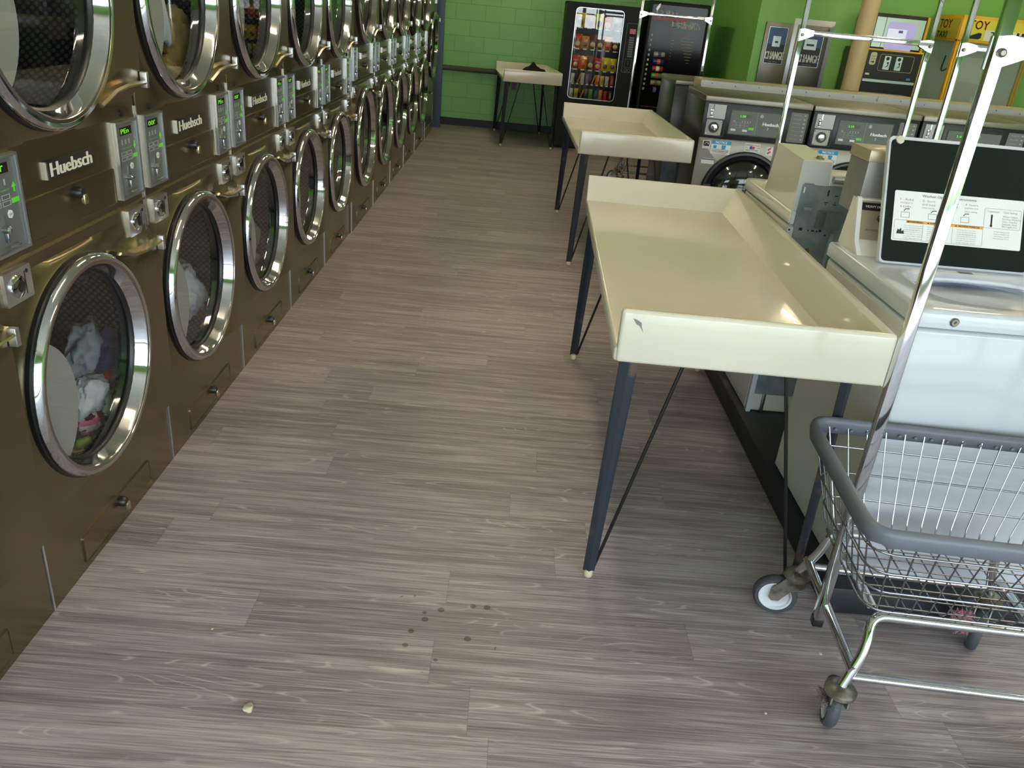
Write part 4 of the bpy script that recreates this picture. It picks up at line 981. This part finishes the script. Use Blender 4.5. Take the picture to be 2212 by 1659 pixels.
stock = [['yellow', 'amber', 'bright yellow', 'red', 'white'], ['red', 'amber', 'maroon', 'maroon', 'orange', 'brown'], ['red', 'orange', 'brown', 'red', 'yellow', 'yellow'],
         ['white', 'orange', 'white', 'purple', 'orange', 'orange', 'yellow', 'white', 'red'], ['white', 'yellow', 'orange', 'dark grey', 'green', 'dark grey', 'orange', 'red', 'brown']]
words = [["Lay's", None, 'Lays', None, None], [None, None, None, None, 'Fritos', 'Miss'], ['Cheetos', None, None, 'Hot', None, None], [None, None, None, None, None, None, "m&m's", None, "m&m's"], [None, "m&m's", None, None, None, None, None, None, "m&m's"]]
for r_, (z, n, h) in enumerate(rows):
    for i in range(n):
        u = wu0 + .015 + (wu1 - wu0 - .03) * (i + .5) / n; wd = (.50 if n < 7 else .38) * (wu1 - wu0) / n
        bar_ = n > 7 and i in ((1, 4) if r_ == 3 else (2,))
        wd2 = wd * .45 if bar_ else wd; c = stock[r_][i]
        b = NB(); L = []
        rn = random.Random(r_ * 20 + i); hh = h * rn.uniform(.92, 1.08)
        for k in range(9):
            f = k / 8; th_ = .028 * math.sin(PI * min(max(f, .02), .98)) ** .6 * (.5 if n > 7 else 1); ww = wd2 * (1 + .06 * math.cos(2 * PI * f)); 
            L.append([(a * ww + rn.uniform(-.001, .001), -th_ * math.sin(q), f * hh) for a, q in ((-1, 0), (-.6, .9), (0, PI / 2), (.6, .9), (1, 0), (.6, -.9), (0, -PI / 2), (-.6, -.9))])
        loop_faces(b, L, True, (True, True))
        what = 'candy bar' if bar_ else ('snack bag' if n < 7 else 'candy packet')
        o = ob('snack_bag' if n < 7 else 'candy_packet', b, 'bag_' + c, None, (1.634 + u, VY + .066, z - .008), ang=60)
        tag(o, f'{c} {what}, {ORD[i]} from the left on the {ROWN[r_]} shelf of the snack machine', what, f'snacks on the {ROWN[r_]} vending shelf')
        if bar_: o.rotation_euler = (0, .32, 0)
        F = Fr((0, -.030 if n < 7 else -.017, 0), (1, 0, 0), (0, 0, 1), (0, -1, 0))
        if n < 7:
            b = NB(); lathe(b, [(wd2 * .6, -.006), (wd2 * .55, .001), (.0001, .004)], F.p(0, hh * .34), F.n, 14); ob('printed_picture', b, 'bag_' + ('tan' if c in ('red', 'brown', 'maroon') else 'red' if c == 'orange' else 'brown'), o)
        if words[r_][i]:
            if n < 7: text('lettering', F, words[r_][i], 0, hh * .68, wd2 * 1.3, hh * .14, 'white', o, .001)
            else: text('lettering', Fr((0, -.018, 0), (0, 0, 1), (-1, 0, 0), (0, -1, 0)), words[r_][i], hh * .5, 0, hh * .6, wd2 * 1.0, 'notice' if c != 'yellow' else 'brown_ink' if 'brown_ink' in M else 'ink', o, .001)

t = thing('drink_machine', 'black cold drinks vending machine beside the snack machine', 'vending machine', (2.60, 8.80, 0), 0)
dw, dh, dd = .715, 1.785, .82
b = NB(); bx(b, 0, dw, .0, dd, .04, dh, .012, 3); bx(b, .04, dw - .04, .05, dd - .02, 0, .04); ob('cabinet', b, mat('drink_black', (.010, .010, .011), .4, spec=.2), t)
b = NB(); plate(b, FY, .03, dw - .03, .10, dh - .04, .0, .006, .02); fp = ob('front_panel', b, mat('drink_panel', (.006, .006, .007), .10, spec=.22), t)
b = NB(); letters(b, FY, 'COLD', .205, 1.652, .25, .080, .0068, .0028); letters(b, FY, 'DRINKS', .455, 1.548, .33, .078, .0068, .0028); ob('lettering', b, 'lettering_white', fp, flat=True)
b = NB(); plate(b, FY, .045, .46, 1.578, 1.612, .006, .0068); plate(b, FY, .30, .60, 1.425, 1.429, .006, .0068); ob('red_stripe', b, mat('drink_red', (.42, .03, .05), .35), fp, flat=True)
b = NB()
for k in range(9): plate(b, FY, .40 + .015 * k, .59 - .004 * k, 1.405 - k * .034, 1.409 - k * .034, .006, .0068)
for k in range(9): plate(b, FY, .305 + .002 * k, .335 - .002 * k, 1.37 - k * .035, 1.374 - k * .035, .006, .0068)
ob('gold_line', b, mat('drink_gold', (.50, .40, .16), .4), fp, flat=True)
b = NB(); [plate(b, FY, .05 + k * .01, .30 + k * .01, .60 - k * .06, .603 - k * .06, .006, .0068) for k in range(6)]; ob('red_line', b, 'red', fp, flat=True)
b = NB()
for k in range(12): plate(b, FY, .055 - k * .001, .075 - k * .001, 1.40 - k * .055, 1.425 - k * .055, .006, .009)
ob('selection_button', b, 'key', fp)
b = NB(); prism(b, FY, [(.07, 1.70), (.10, 1.75), (.12, 1.76), (.115, 1.72), (.085, 1.67)], .006, .0068); ob('emblem', b, 'silver', fp, flat=True)
for k, (c, nm) in enumerate((((.45, .42, .42), 'cola'), ((.03, .07, .28), 'blue'), ((.45, .04, .05), 'red'), ((.10, .40, .06), 'green'), ((.45, .36, .10), 'gold'), ((.70, .22, .02), 'orange'))):
    b = NB(); v = 1.205 - k * .080; tube(b, [(.12 + .002 * k, -.004, v), (.13, -.004, v), (.245, -.004, v), (.255, -.004, v)], [.024, .031, .031, .024], 16)
    cn = ob('can_picture', b, mat('can_' + nm, c, .25, .4), fp)
    b = NB(); lathe(b, [(.0318, -.02), (.0318, .02)], (.19, -.004, v), (1, 0, 0), 16); ob('can_mark', b, mat('can_mark_' + nm, [(.05, .05, .2), (.7, .1, .05), (.7, .65, .6), (.6, .06, .06), (.1, .1, .1), (.1, .1, .3)][k], .3), cn)

# ------------------------------------------------------------------ change machines in the niche wall
def changer(x, label, w, deep):
    t = thing('change_machine', label, 'change machine', (x, 7.86, 0), 0, 'change machines')
    b = NB(); bx(b, 0, w, -.03, 0, .85, 1.665, .004); ob('face_plate', b, 'steel', t)
    if deep:
        b = NB(); bx(b, -.045, w + .05, -.008, .0, .82, 1.722, .001); ob('surround', b, mat('white_surround', (.60, .62, .66), .35, .5), t)
    f = Fr((0, -.030, 0), (1, 0, 0), (0, 0, 1), (0, -1, 0))
    b = NB(); plate(b, f, .035, w - .045, 1.245, 1.625, 0, .002, .004); s = ob('sign_panel', b, 'black', t)
    b = NB(); frame(b, f, .040, w - .050, 1.250, 1.620, .004, .002, .003, .004); ob('sign_border', b, 'alu', s)
    b = NB(); plate(b, f, .048, w - .058, 1.45, 1.612, .002, .003); ob('blue_picture', b, mat('picture_blue', (.04, .09, .26), .35), s)
    text('lettering', f, 'CHANGE', w / 2 - .004, 1.335, w * .68, .080, 'white', s, .0032, .0038)
    b = NB(); plate(b, f, .095, w - .115, 1.425, 1.53, .003, .016, .004); bs = ob('bill_acceptor', b, mat('bill_bezel', (.62, .66, .72), .3, .3), s)
    b = NB(); plate(b, f, .12, w - .14, 1.462, 1.482, .016, .018, .008); ob('bill_slot', b, 'black', bs)
    b = NB(); letters(b, f, 'insert bill here', w / 2, 1.272, w * .3, .012, .0032); ob('small_text', b, 'key', s, flat=True)
changer(3.738, 'left change machine in brushed steel on the green wall', .296, False)
changer(4.085, 'right change machine with a white surround on the green wall', .345, True)

# ------------------------------------------------------------------ arcade cabinets
t = thing('arcade_cabinet', 'black and yellow amusement cabinet with a screen behind the beige pipe', 'arcade machine', (4.63, 7.2, 0))
aw = .60
b = NB(); bx(b, .0, aw, 0.06, .62, 0, 1.50, .006); bx(b, .06, aw - .02, .12, .62, 1.5, 1.835, .004); ob('cabinet', b, 'black', t)
f = Fr((0, .12, 0), (1, 0, 0), (0, 0, 1), (0, -1, 0))
b = NB(); plate(b, f, .07, aw - .03, 1.52, 1.80, 0, .006); up = ob('metal_panel', b, 'alu', t)
b = NB(); plate(b, f, .20, .49, 1.50, 1.765, .006, .010, .03); ob('screen_bezel', b, 'purple', up)
b = NB(); plate(b, f, .205, .40, 1.56, 1.70, .010, .011); sc = ob('screen', b, 'screen', up)
b = NB(); plate(b, f, .315, .36, 1.665, 1.69, .011, .012); ob('screen_box', b, mat('screen_violet', (.2, .18, .5), .4), sc)
b = NB(); plate(b, f, .165, .169, 1.51, 1.80, .006, .008); ob('panel_seam', b, 'black', up)
g = Fr((0, .06, 0), (1, 0, 0), (0, 0, 1), (0, -1, 0))
b = NB(); plate(b, g, .01, aw - .01, .80, 1.49, 0, .02); lp = ob('lower_panel', b, 'black', t)
b = NB(); frame(b, g, -.006, aw + .006, .78, 1.505, .016, .0, .028); bx(b, aw - .02, aw + .002, .10, .14, 1.5, 1.83); ob('yellow_edge', b, 'yellow', t)
b = NB(); frame(b, g, .165, .52, 1.30, 1.46, .004, .02, .023, .02); ob('slot_border', b, mat('brass_line', (.45, .34, .12), .4, .5), lp)
b = NB(); [plate(b, g, u, u + .065, 1.315, 1.445, .02, .026, .004) for u in (.215, .335)]; sp = ob('coin_entry', b, 'alu', lp)
b = NB()
for u in (.215, .335): lathe(b, [(.017, .026), (.017, .028), (.0001, .028)], g.p(u + .032, 1.42), g.n, 14); prism(b, g, [(u + .015, 1.33), (u + .045, 1.36), (u + .03, 1.385), (u + .05, 1.39), (u + .05, 1.35)], .026, .028)
ob('entry_mark', b, 'ink', sp, flat=True)
b = NB(); plate(b, g, .065, .13, 1.35, 1.47, .02, .022, .02); ar = ob('arrow_sign', b, mat('arrow_cream', (.62, .60, .42), .5), lp)
b = NB(); plate(b, g, .08, .10, 1.374, 1.382, .022, .023); prism(b, g, [(.10, 1.366), (.12, 1.378), (.10, 1.39)], .022, .023); letters(b, g, 'insert', .097, 1.435, .045, .012, .0225); letters(b, g, 'coins', .097, 1.41, .045, .012, .0225); ob('arrow_mark', b, 'ink', ar, flat=True)
b = NB(); plate(b, g, .03, aw - .03, 1.19, 1.215, .02, .05, .004); ob('metal_rail', b, 'alu', lp)
b = NB(); plate(b, g, .49, .53, 1.232, 1.25, .02, .024); ob('blue_button', b, 'blue', lp)
b = NB(); plate(b, g, .055, .095, 1.252, 1.27, .02, .024); ob('maker_plate', b, 'white', lp)

t = thing('claw_machine', 'yellow framed claw machine with a TOY TAXI marquee and glass sides', 'arcade machine', (5.50, 7.18, 0))
cw, cd, chh = 1.12, .66, 1.885
b = NB(); bx(b, 0, cw, 0, cd, 0, .72, .006); ob('cabinet', b, 'yellow', t)
for x, y in ((0, 0), (cw - .05, 0), (0, cd - .05), (cw - .05, cd - .05)):
    b = NB(); bx(b, x, x + .022, y, y + .05, .72, 1.66, .002); bx(b, x + .028, x + .05, y, y + .05, .72, 1.66, .002); ob('corner_post', b, 'yellow', t)
b = NB(); bx(b, .055, cw - .055, cd - .03, cd - .02, .72, 1.66); ob('back_board', b, mat('claw_back', (.55, .58, .60), .4), t)
b = NB(); bx(b, .052, cw - .052, .02, .024, .74, 1.64); ob('front_glass', b, 'clear', t)
b = NB(); bx(b, .02, .024, .052, cd - .052, .74, 1.64); ob('side_glass', b, 'clear', t)
b = NB(); bx(b, 0, cw, 0, cd, 1.64, chh, .004); mq = ob('marquee', b, 'yellow', t)
k = Fr((0, 0, 0), (1, 0, 0), (0, 0, 1), (0, -1, 0)); s = Fr((0, 0, 0), (0, -1, 0), (0, 0, 1), (-1, 0, 0))
b = NB(); plate(b, k, .03, cw - .03, 1.665, 1.855, 0, .004); ms = ob('marquee_sign', b, mat('sign_yellow', (.80, .70, .08), .4), mq)
b = NB(); plate(b, k, .25, cw - .04, 1.668, 1.765, .004, .006); ob('taxi_strip', b, 'notice', ms, flat=True)
b = NB(); letters(b, k, 'TOY', .17, 1.805, .2, .08, .007, .002); ob('toy_lettering', b, 'red', ms, flat=True)
b = NB(); letters(b, k, 'TAXI', .42, 1.715, .22, .075, .008, .003)
for r_ in range(3):
    for c in range(3):
        if (r_ + c) % 2 == 0: plate(b, k, .57 + c * .025, .595 + c * .025, 1.68 + r_ * .028, 1.708 + r_ * .028, .006, .008)
prism(b, k, [(.05, 1.70), (.10, 1.70), (.19, 1.735), (.22, 1.73), (.22, 1.69), (.20, 1.675), (.05, 1.675)], .006, .007)
ob('taxi_lettering', b, 'ink', ms, flat=True)
b = NB(); prism(b, k, [(.66, 1.69), (.80, 1.69), (.80, 1.72), (.77, 1.725), (.75, 1.75), (.70, 1.75), (.68, 1.725), (.66, 1.72)], .006, .009); ob('car_picture', b, 'red', ms, flat=True)
b = NB(); plate(b, s, -cd + .03, -.03, 1.665, 1.855, 0, .004); m2 = ob('side_sign', b, mat('sign_amber', (.62, .50, .06), .4), mq)
b = NB(); letters(b, s, 'TOY', -.33, 1.80, .26, .085, .006, .002); ob('side_toy_lettering', b, 'red', m2, flat=True)
b = NB(); letters(b, s, 'TAXI', -.36, 1.70, .22, .06, .006, .002); ob('side_taxi_lettering', b, 'ink', m2, flat=True)
b = NB(); plate(b, Fr((0, cd - .03, 0), (1, 0, 0), (0, 0, 1), (0, -1, 0)), .30, .68, .85, 1.5, 0, .004); ob('reflection_panel', b, 'notice', t)  # white plate added in place of a car's reflection in the glass
b = NB(); tube(b, fillet([(.15, .3, 1.64), (.16, .3, 1.40), (.05, .28, 1.33), (.06, .27, 1.5)], .06), .008, 8); ob('claw_cable', b, 'black', t)
b = NB(); bx(b, .40, .60, .10, .14, .80, .86, .01); bx(b, .75, .95, .10, .14, .80, .86, .01); ob('coin_mech', b, 'alu', t)
tc = [((.12, .30, .25), 'teal'), ((.70, .20, .05), 'orange'), ((.50, .10, .30), 'magenta'), ((.70, .60, .10), 'yellow'), ((.20, .20, .55), 'violet'), ((.62, .62, .66), 'white')]
for i in range(6):
    b = NB(); bmesh.ops.create_icosphere(b, subdivisions=2, radius=.09)
    for v in b.verts: v.co *= 1 + .25 * noise.noise(v.co * 14 + Vector((i * 7, 0, 0)))
    tag(ob('plush_toy', b, mat('plush_' + tc[i][1], tc[i][0], .95), None, (5.64 + i * .155, 7.36 + .12 * (i % 3), .815)), f'{tc[i][1]} plush ball inside the yellow claw machine', 'toy', 'plush toys in the claw machine')

# ------------------------------------------------------------------ ceiling lamps
lx = [(1.1, y) for y in (.6, 3.2, 5.8, 8.4)] + [(4.4, y) for y in (.6, 3.2, 5.8)] + [(6.6, y) for y in (1.5, 5.5)]
for i, (x, y) in enumerate(lx):
    t = thing('ceiling_light', 'long ceiling fluorescent fixture, above the frame of the photo', 'lamp', (x, y, ZC), 0, 'ceiling fluorescent fixtures')
    b = NB(); bx(b, -.08, .08, -.62, .62, -.045, 0, .006); ob('housing', b, 'white', t)
    b = NB(); [tube(b, [(dx, -.59, -.062), (dx, .59, -.062)], .016, 10) for dx in (-.04, .04)]; ob('tube', b, 'lamp', t)

# ------------------------------------------------------------------ sky, camera, view
w = bpy.data.worlds.new('sky'); SC.world = w; w.use_nodes = True; nt = w.node_tree; bg = nt.nodes['Background']
tc = nt.nodes.new('ShaderNodeTexCoord'); sp = nt.nodes.new('ShaderNodeSeparateXYZ'); nt.links.new(tc.outputs['Generated'], sp.inputs[0])
rp = nt.nodes.new('ShaderNodeValToRGB'); rp.color_ramp.elements[0].position = .0; rp.color_ramp.elements[0].color = (.88, .93, 1, 1); rp.color_ramp.elements[1].position = .8; rp.color_ramp.elements[1].color = (.62, .78, 1, 1)
nt.links.new(sp.outputs[2], rp.inputs[0]); nt.links.new(rp.outputs[0], bg.inputs['Color']); bg.inputs['Strength'].default_value = 2.25

sl_ = bpy.data.lights.new('sun', 'SUN'); sl_.energy = 5.; sl_.angle = math.radians(.6); sl_.color = (1, .95, .86)
so = bpy.data.objects.new('sun', sl_); COL.objects.link(so); so.rotation_euler = (math.radians(34), 0, math.radians(-14))
cd_ = bpy.data.cameras.new('camera'); cam = bpy.data.objects.new('camera', cd_); COL.objects.link(cam)
yaw, pit, rol = .0259, -.4379, .0943
f = Vector((math.sin(yaw) * math.cos(pit), math.cos(yaw) * math.cos(pit), math.sin(pit))); r = Vector((math.cos(yaw), -math.sin(yaw), 0)); u = r.cross(f)
r2 = r * math.cos(rol) + u * math.sin(rol); u2 = -r * math.sin(rol) + u * math.cos(rol)
mw = Matrix((r2, u2, -f)).transposed().to_4x4(); mw.translation = (1.1215, -1.6642, 1.563)
cam.matrix_world = mw
cd_.sensor_width = 36; cd_.lens = 1728.47 / 2212 * 36; cd_.clip_start = .02; cd_.clip_end = 200
SC.camera = cam
SC.view_settings.view_transform = 'Standard'; SC.view_settings.look = 'None'; SC.view_settings.gamma = 1.; SC.view_settings.use_curve_mapping = False
SC.view_settings.exposure = 1.85
cy = SC.cycles
cy.use_denoising = True; cy.max_bounces = 9; cy.diffuse_bounces = 4; cy.glossy_bounces = 5; cy.transmission_bounces = 4; cy.transparent_max_bounces = 12
cy.use_adaptive_sampling = True; cy.adaptive_threshold = .015; cy.caustics_reflective = False; cy.caustics_refractive = False; cy.sample_clamp_indirect = 6
